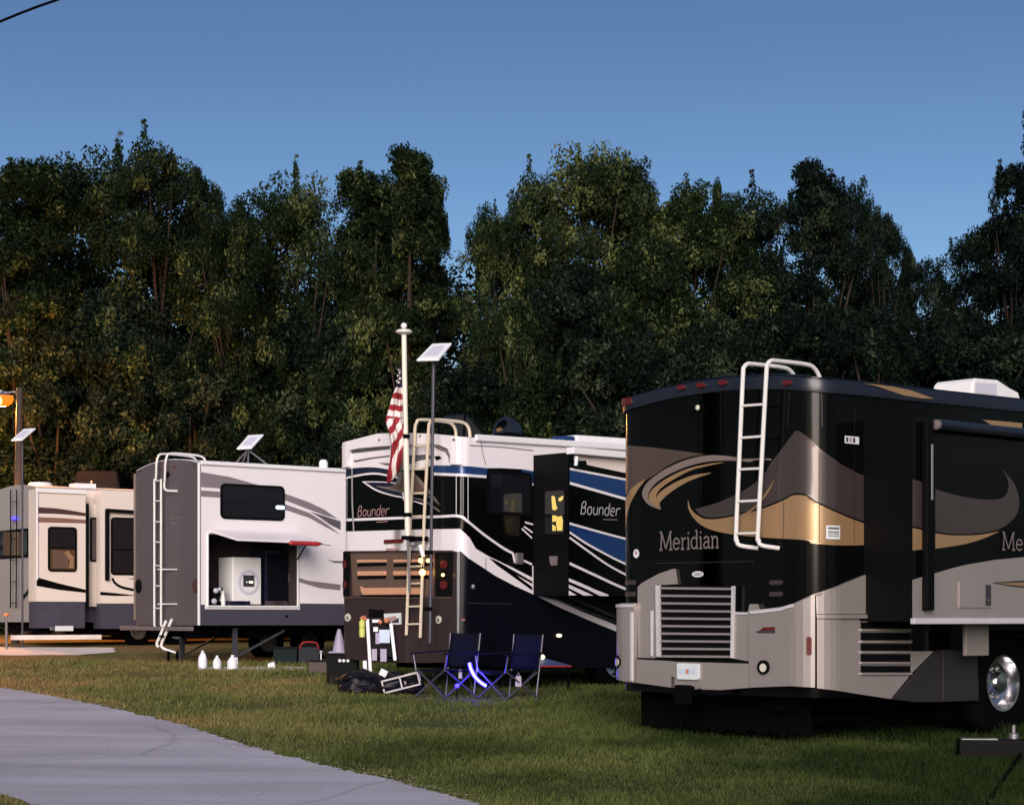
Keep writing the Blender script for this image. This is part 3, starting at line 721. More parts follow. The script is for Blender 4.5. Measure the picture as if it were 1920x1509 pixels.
    # lamps and badges
    for cx, cy, rx, ry in ((128, 905, 20, 46), (1145, 943, 40, 50)):
        mb = MB(); p = Z([(cx, cy)])[0]; disc(mb, sh, p[0], p[1], rx / 3.77, M['black_flat'], off=.112 if cx < 500 else .112, base=.08, ry=ry / 3.77); disc(mb, sh, p[0] + 1, p[1] + 1, rx * .58 / 3.77, M['clear'], off=.118 if cx < 500 else .118, base=.08, ry=ry * .6 / 3.77); mb.build('fog_light', rt)
    for x0, x1 in ((128, 200), (1145, 1238)):
        for y0 in (330, 412):
            mb = MB(); p = Z([(x0, y0), (x1, y0), (x1, y0 + 32), (x0, y0 + 32)]); u0, u1, v0, v1 = pxrect(sh, p[0][0], p[0][1], p[2][0], p[2][1])
            sheet(mb, sh, rrect(u0, u1, v0, v1, .02), M['dktaupe'], .012, 0); mb.build('tail_light', rt)
    mb = MB(); p = Z([(1418, 728), (1446, 728), (1446, 858), (1418, 858)]); u0, u1, v0, v1 = pxrect(sh, p[0][0], p[0][1], p[2][0], p[2][1]); sheet(mb, sh, rrect(u0, u1, v0, v1, .018), M['redlens'], .10, .08); mb.build('side_reflector', rt)
    mb = MB(); p = Z([(1092, 688), (1225, 686), (1225, 702), (1092, 702)]); dec(mb, sh, p, M['ink'], off=.092); dec(mb, sh, Z([(1140, 662), (1222, 660), (1222, 684), (1110, 686)]), M['redlens'], off=.091); mb.build('badge', rt)
    mb = MB(); p = Z([(640, 287)])[0]; disc(mb, sh, p[0], p[1], 11, M['plate'], 5, 20, off=.012, ry=5.6); disc(mb, sh, p[0], p[1], 8.5, M['greyink'], 5, 16, off=.0135, ry=3); 
    for k in range(5): disc(mb, sh, p[0] - 5.4 + k * 2.7, p[1], .9, M['plate'], 5, 8, off=.015, ry=1.9)
    mb.build('emblem', rt, label='small oval silver emblem above the grille')
    mb = MB(); disc(mb, sh, 1193.5, 1037.5, 5.6, M['plate'], 2, 16, ry=8.4); disc(mb, sh, 1193.5, 1036, 2.6, M['pink'], 3, 10, ry=4); mb.build('sticker', rt, label='round white sticker with a faded red mark')
    mb = MB(); u0, u1, v0, v1 = pxrect(sh, 1548, 985, 1573.5, 1010.5); sheet(mb, sh, rrect(u0, u1, v0, v1, .01), M['plate'], .012)
    for a, b in ((.12, .28), (.42, .52), (.6, .66), (.74, .80)): sheet(mb, sh, [(u0 + .02, v1 - (v1 - v0) * b), (u1 - .02, v1 - (v1 - v0) * b), (u1 - .02, v1 - (v1 - v0) * a), (u0 + .02, v1 - (v1 - v0) * a)], M['greyink'], .015)
    mb.build('sticker', rt, label='pale printed label with grey lines on the tan corner')
    mb = MB(); u0, u1, v0, v1 = pxrect(sh, 1582, 818, 1609, 832); sheet(mb, sh, rrect(u0, u1, v0, v1, .01), M['plate'], .012)
    for i in range(3): sheet(mb, sh, [(u0 + .02 + i * .055, v0 + .015), (u0 + .055 + i * .055, v0 + .015), (u0 + .055 + i * .055, v1 - .015), (u0 + .02 + i * .055, v1 - .015)], M['ink' if i != 1 else 'pink'], .015)
    mb.build('sticker', rt, label='small light tag high on the black side')
    # plate, hitch, rock guard
    mb = MB(); u0, u1, v0, v1 = pxrect(sh, 1283, 1243, 1323, 1273); sheet(mb, sh, rrect(u0, u1, v0, v1, .02), M['plate'], .115, .085); um = (u0 + u1) / 2
    sheet(mb, sh, [(um + .012 * math.cos(a * .785) * (1.5 + a % 2), (v0 + v1) / 2 + .014 * math.sin(a * .785) * (1.5 + a % 2)) for a in range(8)], M['orange'], .118)
    for i in range(7):
        if i != 3: sheet(mb, sh, [(u0 + .03 + i * (u1 - u0 - .06) / 7, v0 + .06), (u0 + .055 + i * (u1 - u0 - .06) / 7, v0 + .06), (u0 + .055 + i * (u1 - u0 - .06) / 7, v1 - .06), (u0 + .03 + i * (u1 - u0 - .06) / 7, v1 - .06)], M['iceblue'], .118)
    mb.build('license_plate', rt, bevel=.004)
    c = sh.pos(sh.hit(1306, 1290).x, sh.hit(1306, 1290).y, 0)
    mb = MB(); mb.box((c.x - .02, c.y, c.z - .03), (.40, .11, .11), M['under']); mb.box((c.x - .2, c.y, c.z - .06), (.1, .17, .2), M['under'])
    mb.tube([(c.x - .1, c.y - .12, c.z - .02), (c.x - .12, c.y - .3, c.z - .05), (c.x - .05, c.y - .55, c.z - .03)], .03, M['under']); mb.box((c.x - .05, c.y + .26, c.z + .02), (.07, .07, .22), M['under'])
    mb.build('tow_hitch', rt, bevel=.01)
    mb = MB(); P1 = rv.rear(.35)
    a = P1.hit(1202, 1306); b = P1.hit(1520, 1345); t_ = P1.hit(1202, 1300).y
    yl, yr = -a.x, -b.x
    nfl = 30
    for i in range(nfl):
        ya = yl + (yr - yl) * i / nfl; yb = yl + (yr - yl) * (i + 1) / nfl; wob = .012 * math.sin(i * 2.1)
        mb.bar((.35 + wob, (ya + yb) / 2, .62), (.36 - wob, (ya + yb) / 2, .12 + .02 * math.sin(i * 1.7)), abs(yb - ya) * .98, .012, M['rubber'], up=(1, 0, 0))
    mb.build('rock_guard', rt)
    mb = MB(); mb.box((1.9, rv.W / 2, .42), (2.2, 1.5, .44), M['under'], taper=1.1); mb.tube([(3.0, rv.W / 2, .45), (7.5, rv.W / 2, .5)], .07, M['under']); mb.tube(sm([(.2, .7, .45), (1, .6, .42), (2.6, .55, .40), (3.2, .5, .42)], 4), .10, M['under'], 10); mb.build('engine', rt, bevel=.02)
    # axle, wheel
    hub = sd.hit(1885, 1280)
    wheel(rv, Vector((hub.x, .03, hub.y)), max(.47, hub.y + .01), .30, .315, rt, nuts=True)
    mb = MB(); mb.box((hub.x, .45, hub.y + .15), (1.25, .06, 1.1), M['under']); mb.tube([(hub.x, .3, hub.y), (hub.x, rv.W - .3, hub.y)], .11, M['under']); mb.build('axle', rt)
    wheel(rv, Vector((hub.x + 5.4, .03, max(.47, hub.y))), max(.47, hub.y + .01), .30, .315, rt)
    # slide-out room
    e = .577 * 19 / 18; so_ = rv.side(e); x0 = so_.hit(1711.5, 1000).x; zb = so_.hit(1800, 1164).y; zt = so_.hit(1748, 783).y
    mb = MB(); x1 = 7.2
    mb.box(((x0 + x1) / 2, -e / 2 + .01, (zb + zt) / 2), (x1 - x0, e + .02, zt - zb), M['black'])
    sre = rv.rear(x0); sheet(mb, sre, [(.004, zb), (e, zb), (e, zt), (.004, zt)], M['black_flat'], .003)
    dec(mb, so_, Y_([(718, 328), (800, 302), (880, 280), (990, 247), (1100, 220), (1300, 186), (1509, 166), (1760, 150), (2100, 140), (2100, 600), (718, 600)]), M['silver'], 1)
    swoosh(mb, so_, Q([(880, 1045), (1000, 1080), (1150, 1110), (1300, 1118), (1370, 1095), (1398, 1030), (1385, 960), (1350, 900)]),
           Q([(880, 1345), (1000, 1360), (1150, 1358), (1320, 1330), (1420, 1268), (1468, 1190), (1472, 1110), (1440, 1010), (1352, 898)]), M['dktaupe'], 1, 8)
    swoosh(mb, so_, Q([(880, 1356), (1000, 1371), (1150, 1370), (1240, 1360), (1330, 1342)]), Q([(880, 1465), (1000, 1448), (1120, 1425), (1230, 1390), (1330, 1344)]), M['tan'], 1)
    dec(mb, so_, Q([(719, 975), (760, 985), (800, 1003), (800, 1322), (719, 1305)]), M['dktaupe'], 1)
    dec(mb, so_, Q([(719, 1318), (800, 1335), (800, 1470), (719, 1478)]), M['tan'], 1)
    dec(mb, so_, Q([(1215, 553), (1495, 578), (1495, 616), (1290, 600)]), M['tan'], 1)  # orange reflection on the slide top, painted as a tan flash
    swoosh(mb, so_, Y_([(1280, 347), (1400, 338), (1520, 330), (1700, 322)]), Y_([(1280, 349), (1400, 372), (1520, 384), (1700, 392)]), M['ink'], 2)
    swoosh(mb, so_, Y_([(1320, 351), (1420, 349), (1520, 345), (1700, 338)]), Y_([(1320, 353), (1420, 364), (1520, 372), (1700, 380)]), M['tan'], 3)
    so = mb.build('slide_out', rt)
    mb = MB(); sheet(mb, so_, [(x0 - .01, zb - .03), (x1, zb - .03), (x1, zb + .03), (x0 - .01, zb + .03)], M['silver_edge'], .03, -.02); mb.build('bottom_trim', so, bevel=.008)
    t = MB(); text(t, so_, 'Meridian', SERIF, (1876, 1030), (1985, 1034), 998, M['greyink'], .10); t.build('lettering', so)
    mb = MB(); u0, u1, v0, v1 = pxrect(so_, 1797, 1092, 1857, 1139); sheet(mb, so_, [(u0, v0), (u1, v0), (u1, v1), (u0, v1)], M['silver'], .016, 0); sheet(mb, so_, [(u1 - (u1 - u0) * .2, v0 + .02), (u1 - .015, v0 + .02), (u1 - .015, v1 - .02), (u1 - (u1 - u0) * .2, v1 - .02)], M['ink'], .019)
    disc(mb, so_, 1851, 1125, 2.5, M['steel'], off=.024, base=.019); mb.build('access_door', so, bevel=.004)
    # awning: arm and roller
    mb = MB(); sa = rv.side(e + .05); a = sa.hit(1742, 790); b = sa.hit(1742, 1144); 
    mb.box((a.x, -(e + .04), (a.y + b.y) / 2), (.12, .07, a.y - b.y), M['black_flat'])
    mb.box((a.x + .005, -(e + .085), a.y - (a.y - b.y) * .27), (.03, .02, (a.y - b.y) * .30), M['steel']); mb.build('awning_arm', so, bevel=.012)
    mb = MB(); p = sa.hit(1752, 797); mb.tube([(p.x, -(e + .10), p.y), (x1, -(e + .10), p.y + .03)], .055, M['fascia'], 14)
    mb.lathe([(.035, 0), (.05, .015), (.05, .04), (.001, .05)], M['greyink'], 12, Matrix.Translation((p.x, -(e + .10), p.y)) @ Matrix.Rotation(R(-90), 4, 'Y')); mb.build('awning_roller', so, smooth='auto')
    mb = MB(); lo = rv.side(.25); u0, u1, v0, v1 = pxrect(lo, 1808, 1176, 1851, 1229); mb.box(((u0 + u1) / 2, -.25, (v0 + zb) / 2), (u1 - u0, .05, zb - v0), M['silver']); mb.build('slide_bracket', rt, bevel=.01)
    # roof vent cover
    mb = MB(); ps = rv.side(-.95); u0, u1, v0, v1 = pxrect(ps, 1785, 716, 1878, 752); zt_ = T(u0, .95) - .02
    yc = .95; ww = .55; prof = [(u0, zt_), (u0 + .02, v1 - .06), (u0 + .08, v1 - .015), (u0 + (u1 - u0) * .52, v1), (u0 + (u1 - u0) * .75, v1 - .07), (u1 - .06, zt_ + .12), (u1, zt_)]
    V = [(x, yc - ww / 2, z) for x, z in prof] + [(x, yc + ww / 2, z) for x, z in prof]; n = len(prof)
    mb.add(V, [tuple(range(n))] + [tuple(range(n, 2 * n))[::-1]] + [(i, i + n, i + 1 + n, i + 1) for i in range(n - 1)], M['white2'])
    um = u0 + (u1 - u0) * .5
    mb.add([(u0 + .06, yc - ww / 2 - .006, zt_ + .05), (um - .02, yc - ww / 2 - .006, zt_ + .05), (um - .02, yc - ww / 2 - .006, v1 - .05), (u0 + .06, yc - ww / 2 - .006, v1 - .07)], [(0, 1, 2, 3)], M['dishin'])
    mb.build('roof_vent', rt, bevel=.02)
    # ladder
    so1 = rv.rear(-.14)
    def lp(px, py, pl=so1): q = pl.hit(px, py); return pl.pos(q.x, q.y)
    rails = []
    for top, bot, hook, k in (((1393, 706), (1380, 1000), (1404, 1027), 0), ((1437, 700), (1421, 1000), (1444, 1027), 1)):
        a = lp(*top); b = lp(*bot); zt_ = so1.hit(top[0], 680 if k == 0 else 674).y
        z_r = T(.8, a.y) - .02
        h1 = lp(bot[0] + 1.5, 1012); h2 = lp(bot[0] + 7, 1022); hb = Vector((0, lp(*hook).y, lp(*hook).z))
        rails.append([hb, h2, h1, b, a.lerp(b, .5), a, Vector((a.x + .015, a.y, zt_ - .05)), Vector((a.x + .07, a.y, zt_ - .008)), Vector((a.x + .16, a.y, zt_)),
                      Vector((.46, a.y, zt_ + .005)), Vector((.60, a.y, zt_ - .02)), Vector((.68, a.y, zt_ - .09)), Vector((.70, a.y, z_r))])
    rungs = []
    for ya, yb in ((761, 758), (821, 818), (880, 878), (940, 938), (1000, 999)):
        f = (ya - 706) / (1000 - 706); rungs.append((lp(1393 - 13 * f, ya), lp(1437 - 16 * f, yb)))
    ladder(rv, rails, rungs, .0225, M['alu'], rt)
    return rv
RVA = motorhome_black()

# ------------------------------------------------------------------ 2. the white, blue and black motorhome
def motorhome_white():
    rv = RV(866, 27.7, 44.0, 2.75, .16, 'motorhome', 'white, blue and black motorhome with a flagpole at its brown louvred rear, in the middle', 'motorhome')
    sh = rv.shell; rt = rv.root; LEN = 11.0; sd = rv.side(0); L_ = sh.L
    P = lambda pts: [(620 + x / 5.03, 760 + y / 5.03) for x, y in pts]
    Q = lambda pts: [(880 + x / 5.03, 760 + y / 5.03) for x, y in pts]
    U = lambda pts: [(620 + x / 5.03, 1030 + y / 5.03) for x, y in pts]
    V_ = lambda pts: [(880 + x / 5.03, 1030 + y / 5.03) for x, y in pts]
    ztop = sh.hit(866, 820).y; zb = .52
    far = sd.hit(1160, 838); slope = (far.y - ztop) / far.x
    mb = MB(); T = body_shell(mb, rv, LEN, zb, ztop, M['white'], M['white2'], slope=slope, crown=.10)
    # black upper field of the rear wall and side
    dec(mb, sh, P([(90, 700), (90, 610), (105, 612), (200, 592), (400, 584), (560, 606), (700, 616), (860, 590), (980, 565), (1240, 570)]) + Q([(160, 590), (300, 590), (480, 600), (610, 612), (610, 1520), (420, 1400), (240, 1290), (0, 1110)]) + P([(1300, 1110), (1215, 1060), (900, 1062), (400, 1082), (95, 1090)]), M['black'], 1)
    # blue band with its white lower line
    swoosh(mb, sh, P([(95, 612), (200, 592), (400, 583), (560, 606), (700, 640)]), P([(95, 700), (200, 668), (400, 640), (560, 660), (700, 690)]), M['navy'], 2)
    line(mb, sh, P([(95, 705), (200, 672), (400, 642), (560, 664), (700, 694)]), 3.4, M['white'], 3)
    dec(mb, sh, P([(960, 566), (1240, 570), (1480, 592), (1466, 660), (1240, 650), (985, 640)]), M['blue'], 2)
    line(mb, sh, P([(960, 645), (1240, 656), (1466, 672)]), 5, M['white'], 3)
    # swoosh of the rear
    swoosh(mb, sh, P([(300, 716), (420, 716), (560, 722), (680, 735)]), P([(300, 720), (420, 800), (560, 848), (700, 878)]), M['white'], 3)
    swoosh(mb, sh, P([(330, 724), (430, 724), (560, 730), (640, 742)]), P([(332, 727), (440, 792), (570, 836), (690, 862)]), M['navy'], 4)
    swoosh(mb, sh, P([(440, 760), (560, 765), (620, 730), (640, 650), (660, 610)]), P([(440, 766), (600, 805), (760, 835), (900, 850), (1040, 945)]), M['lttaupe'], 5)
    swoosh(mb, sh, P([(560, 770), (650, 735), (680, 680), (690, 640), (730, 600)]), P([(560, 775), (700, 810), (820, 820), (900, 800), (800, 660)]), M['bronze'], 6)
    swoosh(mb, sh, P([(760, 600), (860, 700), (950, 810), (1042, 936)]), P([(780, 640), (850, 740), (930, 830), (1042, 940)]), M['lttaupe'], 7)
    line(mb, sh, P([(700, 855), (800, 875), (900, 905), (1040, 1000)]), 3, M['lttaupe'], 7)
    line(mb, sh, P([(690, 885), (800, 905), (880, 930)]), 2.4, M['white'], 7)
    # white belt line running down the side
    line(mb, sh, P([(95, 1082), (400, 1070), (800, 1056), (1060, 1046), (1215, 1044), (1300, 1100)]) + Q([(120, 1205), (240, 1292), (330, 1352), (410, 1395)]), 4.6, M['white'], 3, 8)
    line(mb, sh, Q([(405, 1390), (425, 1480)]), 5, M['white'], 4)
    line(mb, sh, V_([(490, 95), (588, 140)]), 4, M['white'], 3)
    # black band under it
    black2 = P([(90, 1092), (400, 1082), (900, 1064), (1215, 1056)]) + Q([(0, 1118), (240, 1300), (412, 1408)]) + V_([(590, 150)])
    dec(mb, sh, black2 + V_([(590, 262), (400, 165), (180, 62), (60, -10)]) + Q([(0, 1245)]) + P([(1220, 1162), (900, 1166), (95, 1188)]), M['black'], 2)
    # dark wedge and lines in the white sweep
    dec(mb, sh, V_([(180, 75), (260, 110), (590, 298), (590, 322), (430, 232), (590, 352), (590, 385), (420, 262), (250, 140)]), M['black'], 3)
    # dark lower body of the side
    swp = V_([(-10, 82), (120, 165), (240, 245), (420, 340), (580, 412), (850, 545), (1140, 672), (1390, 775), (1700, 880)])
    dec(mb, sh, P([(1222, 1370)]) + swp + V_([(1700, 1120), (-100, 1100)]), M['nvblack'], 2)
    dec(mb, sh, V_([(620, 425), (700, 420), (1420, 430), (1700, 480), (1700, 855), (1390, 715), (1050, 580), (830, 480)]), M['nvblack'], 3)
    line(mb, sh, V_([(760, 436), (1000, 540), (1390, 690), (1650, 770)]), 3, M['dktaupe'], 4)
    line(mb, sh, V_([(900, 436), (1160, 540), (1390, 640), (1650, 720)]), 4, M['dktaupe'], 4)
    dec(mb, sh, Q([(485, 590), (600, 610), (600, 745), (530, 730)]), M['blue'], 3)
    line(mb, sh, Q([(480, 592), (600, 612)]), 3, M['white'], 4); line(mb, sh, Q([(530, 735), (600, 745)]), 4, M['white'], 4)
    for a, b in (((520, 1100), (596, 1122)), ((510, 1140), (592, 1198)), ((490, 1160), (586, 1250))): line(mb, sh, Q([a, b]), 3, M['white'], 4)
    # panel joints
    for pts in (V_([(150, 80), (150, 520)]), ): line(mb, sh, pts, 1.2, M['under'], 5)
    line(mb, sh, V_([(-20, 505), (400, 512)]), 2.2, M['graphite'], 5)
    line(mb, sh, V_([(-115, 100), (-115, 500)]), 1.6, M['graphite'], 5); line(mb, sh, V_([(230, 300), (230, 1050)]), 1.4, M['under'], 5)
    line(mb, sh, Q([(0, 376), (300, 392), (600, 425)]), 1.6, M['stripe'], 4); line(mb, sh, Q([(98, 290), (118, 440), (150, 555)]), 1.3, M['stripe_dk'], 5)
    body = mb.build('body', rt, smooth='auto')
    t = MB(); text(t, sh, 'Bounder', SANS, (671, 968), (731, 965), 949, M['pink'], .085, .18, layer=7); line(t, sh, P([(440, 1100), (545, 1094)]), 1.2, M['pink'], 7); t.build('lettering', rt, label='small slanted pinkish lettering on the rear')
    # moulded white rear cap with recessed bands
    mb = MB()
    rim = P([(105, 400), (140, 352), (380, 290), (470, 268), (700, 262), (980, 268), (1150, 285), (1240, 300), (1240, 560), (1170, 556)])
    inner = P([(1150, 560), (1155, 470), (1130, 410), (1050, 375), (960, 366), (700, 376), (520, 385), (300, 405), (200, 425), (185, 520), (190, 580), (105, 600)])
    dec(mb, sh, rim + inner, M['white'], off=.06, base=0)
    for pts in (P([(200, 425), (400, 400), (560, 390), (560, 412), (400, 430), (200, 452)]), P([(215, 520), (400, 488), (560, 470), (560, 482), (400, 502), (230, 535)]), P([(740, 470), (920, 462), (960, 480), (960, 500), (830, 520), (740, 560)]), P([(450, 540), (560, 545), (660, 565), (640, 575), (520, 562)])):
        dec(mb, sh, pts, M['stripe_dk'], off=.006)
    dec(mb, sh, P([(975, 380), (1060, 385), (1120, 420), (1140, 480), (1140, 545), (1120, 540), (1110, 480), (1080, 440), (1000, 410)]), M['stripe'], off=.006)
    dec(mb, sh, P([(980, 480), (1030, 475), (1050, 500), (1000, 520)]), M['under'], off=.008)
    mb.build('rear_cap', rt, bevel=.02, segs=3)
    for x, y in ((490, 328), (875, 290), (1185, 325), (118, 398)):
        mb = MB(); p = P([(x, y)])[0]; disc(mb, sh, p[0], p[1], 2.2, M['greyink'], off=.075, base=.05, n=10); mb.build('marker_light', rt)
    mb = MB(); u0, u1, v0, v1 = pxrect(sh, 722, 1011, 757, 1018); sheet(mb, sh, rrect(u0, u1, v0, v1, .02), M['redlens'], .03, 0); mb.build('brake_light', rt, bevel=.006)
    mb = MB(); p = P([(530, 1345), (640, 1345), (620, 1390), (580, 1412), (545, 1385)]); dec(mb, sh, p, M['pink'], off=.03, base=0); mb.build('latch', rt)
    # edge trims of the rear
    mb = MB(); line(mb, sh, P([(210, 590), (212, 900), (225, 1180)]), 4.5, M['ltgrey'], 7); mb.build('corner_trim', rt)
    mb = MB(); dec(mb, sh, U([(1196, 20), (1222, 20), (1216, 840), (1196, 840)]), M['steel'], off=.02, base=0); mb.build('corner_trim', rt)
    # brown lower rear with louvres
    mb = MB(); dec(mb, sh, U([(92, 20), (140, 14), (560, 10), (1150, 8), (1190, 20), (1192, 1020), (1100, 1062), (900, 1068), (400, 1060), (150, 1020), (95, 900)]), M['umber'], off=.03, base=0)
    dec(mb, sh, U([(205, 40), (1010, 30), (985, 440), (225, 435)]), M['bronze'], off=.034)
    dec(mb, sh, U([(105, 448), (1170, 452), (1165, 460), (105, 456)]), M['bronze'], off=.05, base=.03)
    lower = mb.build('lower_rear_panel', rt, bevel=.012)
    mb = MB()
    for a in (((270, 96), (545, 94), (545, 122), (270, 124)), ((615, 94), (985, 92), (985, 120), (615, 122)), ((272, 204), (540, 202), (540, 244), (276, 246)), ((612, 202), (975, 200), (975, 242), (612, 244)), ((300, 345), (330, 362), (870, 356), (870, 424), (330, 428), (310, 400))):
        uv = [sh.hit(*p) for p in U(a)]; 
        lo = min(q.y for q in uv); 
        sheet(mb, sh, uv, M['sunset_louvre'], .055, .03)
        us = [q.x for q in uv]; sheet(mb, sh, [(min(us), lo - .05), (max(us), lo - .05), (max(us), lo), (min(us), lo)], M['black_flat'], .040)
    mb.build('louvre', rt, bevel=.01)
    for x0, x1, y0, y1 in ((95, 205, 20, 440), (1000, 1172, 25, 440)):
        mb = MB(); dec(mb, sh, U([(x0, y0), (x1, y0), (x1 - 10, y1), (x0 + 10, y1)]), M['black_flat'], off=.045, base=0)
        tl = mb.build('tail_light', rt, bevel=.01)
        for f in (.28, .74):
            m2 = MB(); p = U([((x0 + x1) / 2 + 4, y0 + (y1 - y0) * f)])[0]; disc(m2, sh, p[0], p[1], (x1 - x0) * .2 / 5.03, M['redlens'], off=.055, base=.045, ry=8, n=14); m2.build('lens', tl)
    for x, y in ((180, 640), (1036, 660)):
        mb = MB(); p = U([(x, y)])[0]; disc(mb, sh, p[0], p[1], 5, M['clear'], off=.045, base=.03, ry=7.5, n=14); disc(mb, sh, p[0], p[1] + 1, 2.4, M['greyink'], off=.048, ry=3.6, n=10); mb.build('fog_light', rt)
    mb = MB(); dec(mb, sh, U([(528, 605), (680, 597), (682, 705), (535, 708)]), M['plate'], off=.055, base=.03); dec(mb, sh, U([(560, 640), (645, 625), (645, 690), (600, 672)]), M['pink'], off=.057); dec(mb, sh, U([(590, 690), (670, 640), (670, 690)]), M['ink'], off=.058); mb.build('license_plate', rt)
    mb = MB(); dec(mb, sh, U([(380, 560), (520, 570), (520, 640), (380, 640)]), M['black_flat'], off=.045, base=.03); mb.build('plate_recess', rt)
    mb = MB(); p = U([(1250, 655)])[0]; disc(mb, sh, p[0], p[1], 3.4, M['redlens'], off=.02, base=0); mb.build('side_marker', rt)
    mb = MB(); p = V_([(30, 350)])[0]; disc(mb, sh, p[0], p[1], 5, M['steel'], off=.02, base=0, n=10); disc(mb, sh, p[0] - 1, p[1] - 1, 2.4, M['plate'], off=.024, n=8); mb.build('door_latch', rt)
    # warm lamps along the lower side
    for x, y, r_, m_ in ((838, 810, 4, 'bulb2'), (668, 1012, 6, 'bulb2')):
        mb = MB(); p = V_([(x, y)])[0]; disc(mb, sh, p[0], p[1], r_, M[m_], off=.035, base=0, n=12, ry=r_ * .8); mb.build('side_lamp', rt, label='small glowing warm lamp low on the dark side')
    # black window of the side
    window(rv, sd, 913, 884, 996, 966, rad=.06)
    # entry handle
    mb = MB(); p = sd.hit(971, 1047); mb.box((p.x, -.03, p.y), (.14, .05, .17), M['steel']); mb.build('mirror_bracket', rt, bevel=.01)
    # slide-out
    e = .7125 * 27.7 / 25 * .93
    u_in = sd.hit(999, 1000).x
    so_ = rv.side(e); x0 = so_.hit(1066, 1000).x; zt = so_.hit(1067, 848).y; zbs = so_.hit(1067, 1116).y; x1 = 6.5; sr = rv.rear(x0)
    mb = MB(); mb.box(((x0 + x1) / 2, -e / 2 + .01, (zt + zbs) / 2), (x1 - x0, e + .02, zt - zbs), M['black'])
    ln = lambda a, b, wd: line(mb, so_, Q([a, b]), wd, M['white'], 3)
    sheet(mb, sr, [(.004, zbs), (e, zbs), (e, zt), (.004, zt)], M['black_flat'], .003)
    dec(mb, so_, Q([(985, 470), (1450, 500), (1700, 516), (1700, 660), (1450, 632), (1110, 560), (1100, 520), (985, 520)]), M['cream'], 1)
    dec(mb, so_, Q([(945, 600), (1450, 695), (1800, 770), (1800, 960), (1445, 868), (945, 740)]), M['blue'], 1)
    ln((945, 598), (1800, 762), 4); ln((945, 732), (1800, 975), 5)
    swoosh(mb, so_, Q([(942, 1115), (1445, 1250), (1800, 1330)]), Q([(942, 1200), (1200, 1350), (1445, 1470), (1800, 1640)]), M['blue'], 1)
    line(mb, so_, Q([(942, 1112), (1200, 1185), (1445, 1250), (1800, 1335)]), 4, M['white'], 3)
    line(mb, so_, Q([(942, 1195), (1100, 1300), (1300, 1410), (1445, 1482), (1800, 1640)]), 4, M['white'], 3)
    line(mb, so_, Q([(942, 1245), (1100, 1360), (1300, 1500), (1500, 1610)]), 4, M['white'], 3)
    line(mb, so_, V_([(942, 130), (1180, 240), (1420, 350), (1700, 460)]), 5, M['white'], 3)
    dec(mb, so_, V_([(936, 270), (1060, 320), (1180, 375), (1310, 425), (1310, 438), (1230, 436), (1100, 370), (936, 300)]), M['white'], 2)
    dec(mb, so_, V_([(936, 330), (1040, 375), (1165, 432), (1080, 434), (936, 362)]), M['white'], 2)
    dec(mb, so_, V_([(936, 385), (1010, 430), (936, 432)]), M['white'], 2)
    so = mb.build('slide_out', rt)
    t = MB(); text(t, so_, 'Bounder', SANS, (1086, 963), (1160, 967), 940, M['paleink'], .10, .18); line(t, so_, Q([(1255, 1074), (1392, 1078)]), 2, M['greyink'], 6); t.build('lettering', so, label='slanted silver lettering on the black slide-out')
    # window in the end of the slide-out, with glowing yellow shapes
    a = sr.hit(1024, 925); b = sr.hit(1060, 1000)
    mb = MB(); sheet(mb, sr, rrect(a.x - .02, b.x + .02, b.y - .02, a.y + .05, .05), M['black_flat'], .02, 0); wf = mb.build('window', so)
    mb = MB(); sheet(mb, sr, rrect(a.x, b.x, b.y, a.y + .03, .04), M['glass'], .024)
    for pts in ([(786, 860), (800, 850), (820, 862), (832, 940), (844, 972), (820, 990), (795, 982)], [(848, 890), (862, 868), (900, 850), (895, 885), (868, 908)], [(795, 1035), (840, 1040), (835, 1090), (795, 1100)], [(840, 1050), (885, 1040), (895, 1090), (890, 1180), (840, 1182), (830, 1110)], [(795, 1120), (828, 1140), (828, 1182), (795, 1182)]):
        dec(mb, sr, Q(pts), M['glass_lit'], off=.028)
    mb.build('pane', wf, label='dark pane with glowing yellow shapes')
    mb = MB(); dec(mb, sr, V_([(760, 62), (835, 62), (832, 148), (775, 150)]), M['greyink'], off=.02, base=0); mb.build('outlet_cover', so)
    mb = MB(); mb.box(((x0 + x1) / 2, -e - .05, zt + .02), (x1 - x0 + .05, .16, .10), M['white2']); mb.tube([(x0 + .05, -e - .12, zt - .06), (x0 + .05, -e - .1, zt - .2)], .03, M['white2']); mb.build('slide_awning', so, bevel=.02)
    # roof: long pale edge, second edge further in
    mb = MB(); zr = T(2.0, 0); mb.bar((.25, -.02, T(.25, 0) + .0), (LEN, -.02, T(LEN, 0) + .0), .06, .10, M['white2']); mb.build('roof_gutter', rt, bevel=.02)
    mb = MB(); mb.bar((3.0, .75, T(3.0, .75) + .06), (LEN, .75, T(LEN, .75) + .06), .3, .16, M['white2']); mb.bar((2.7, .75, T(2.7, .75) + .05), (3.0, .75, T(3.0, .75) + .06), .26, .12, M['blue']); mb.build('roof_duct', rt, bevel=.03)
    # rounded dark vent dome on the roof and a tilted solar panel
    mb = MB(); pl = rv.side(-.9); a = pl.hit(952, 818); rr = .20
    c = Vector((a.x, .9, T(a.x, .9))); mtx = Matrix.Translation(c + Vector((0, 0, .16))) @ Matrix.Rotation(R(-90), 4, 'Y')
    prof = [(.001, -.16), (rr * .8, -.15), (rr, -.1), (rr, .1), (rr * .9, .15), (rr * .55, .16)]
    mb.lathe(prof, M['fascia'], 24, Matrix.Translation(c + Vector((0, 0, .14))) @ Matrix.Rotation(R(-60), 4, 'Y'))
    mb.lathe([(rr * .55, .155), (.001, .13)], M['tan'], 20, Matrix.Translation(c + Vector((0, 0, .14))) @ Matrix.Rotation(R(-110), 4, 'Y'))
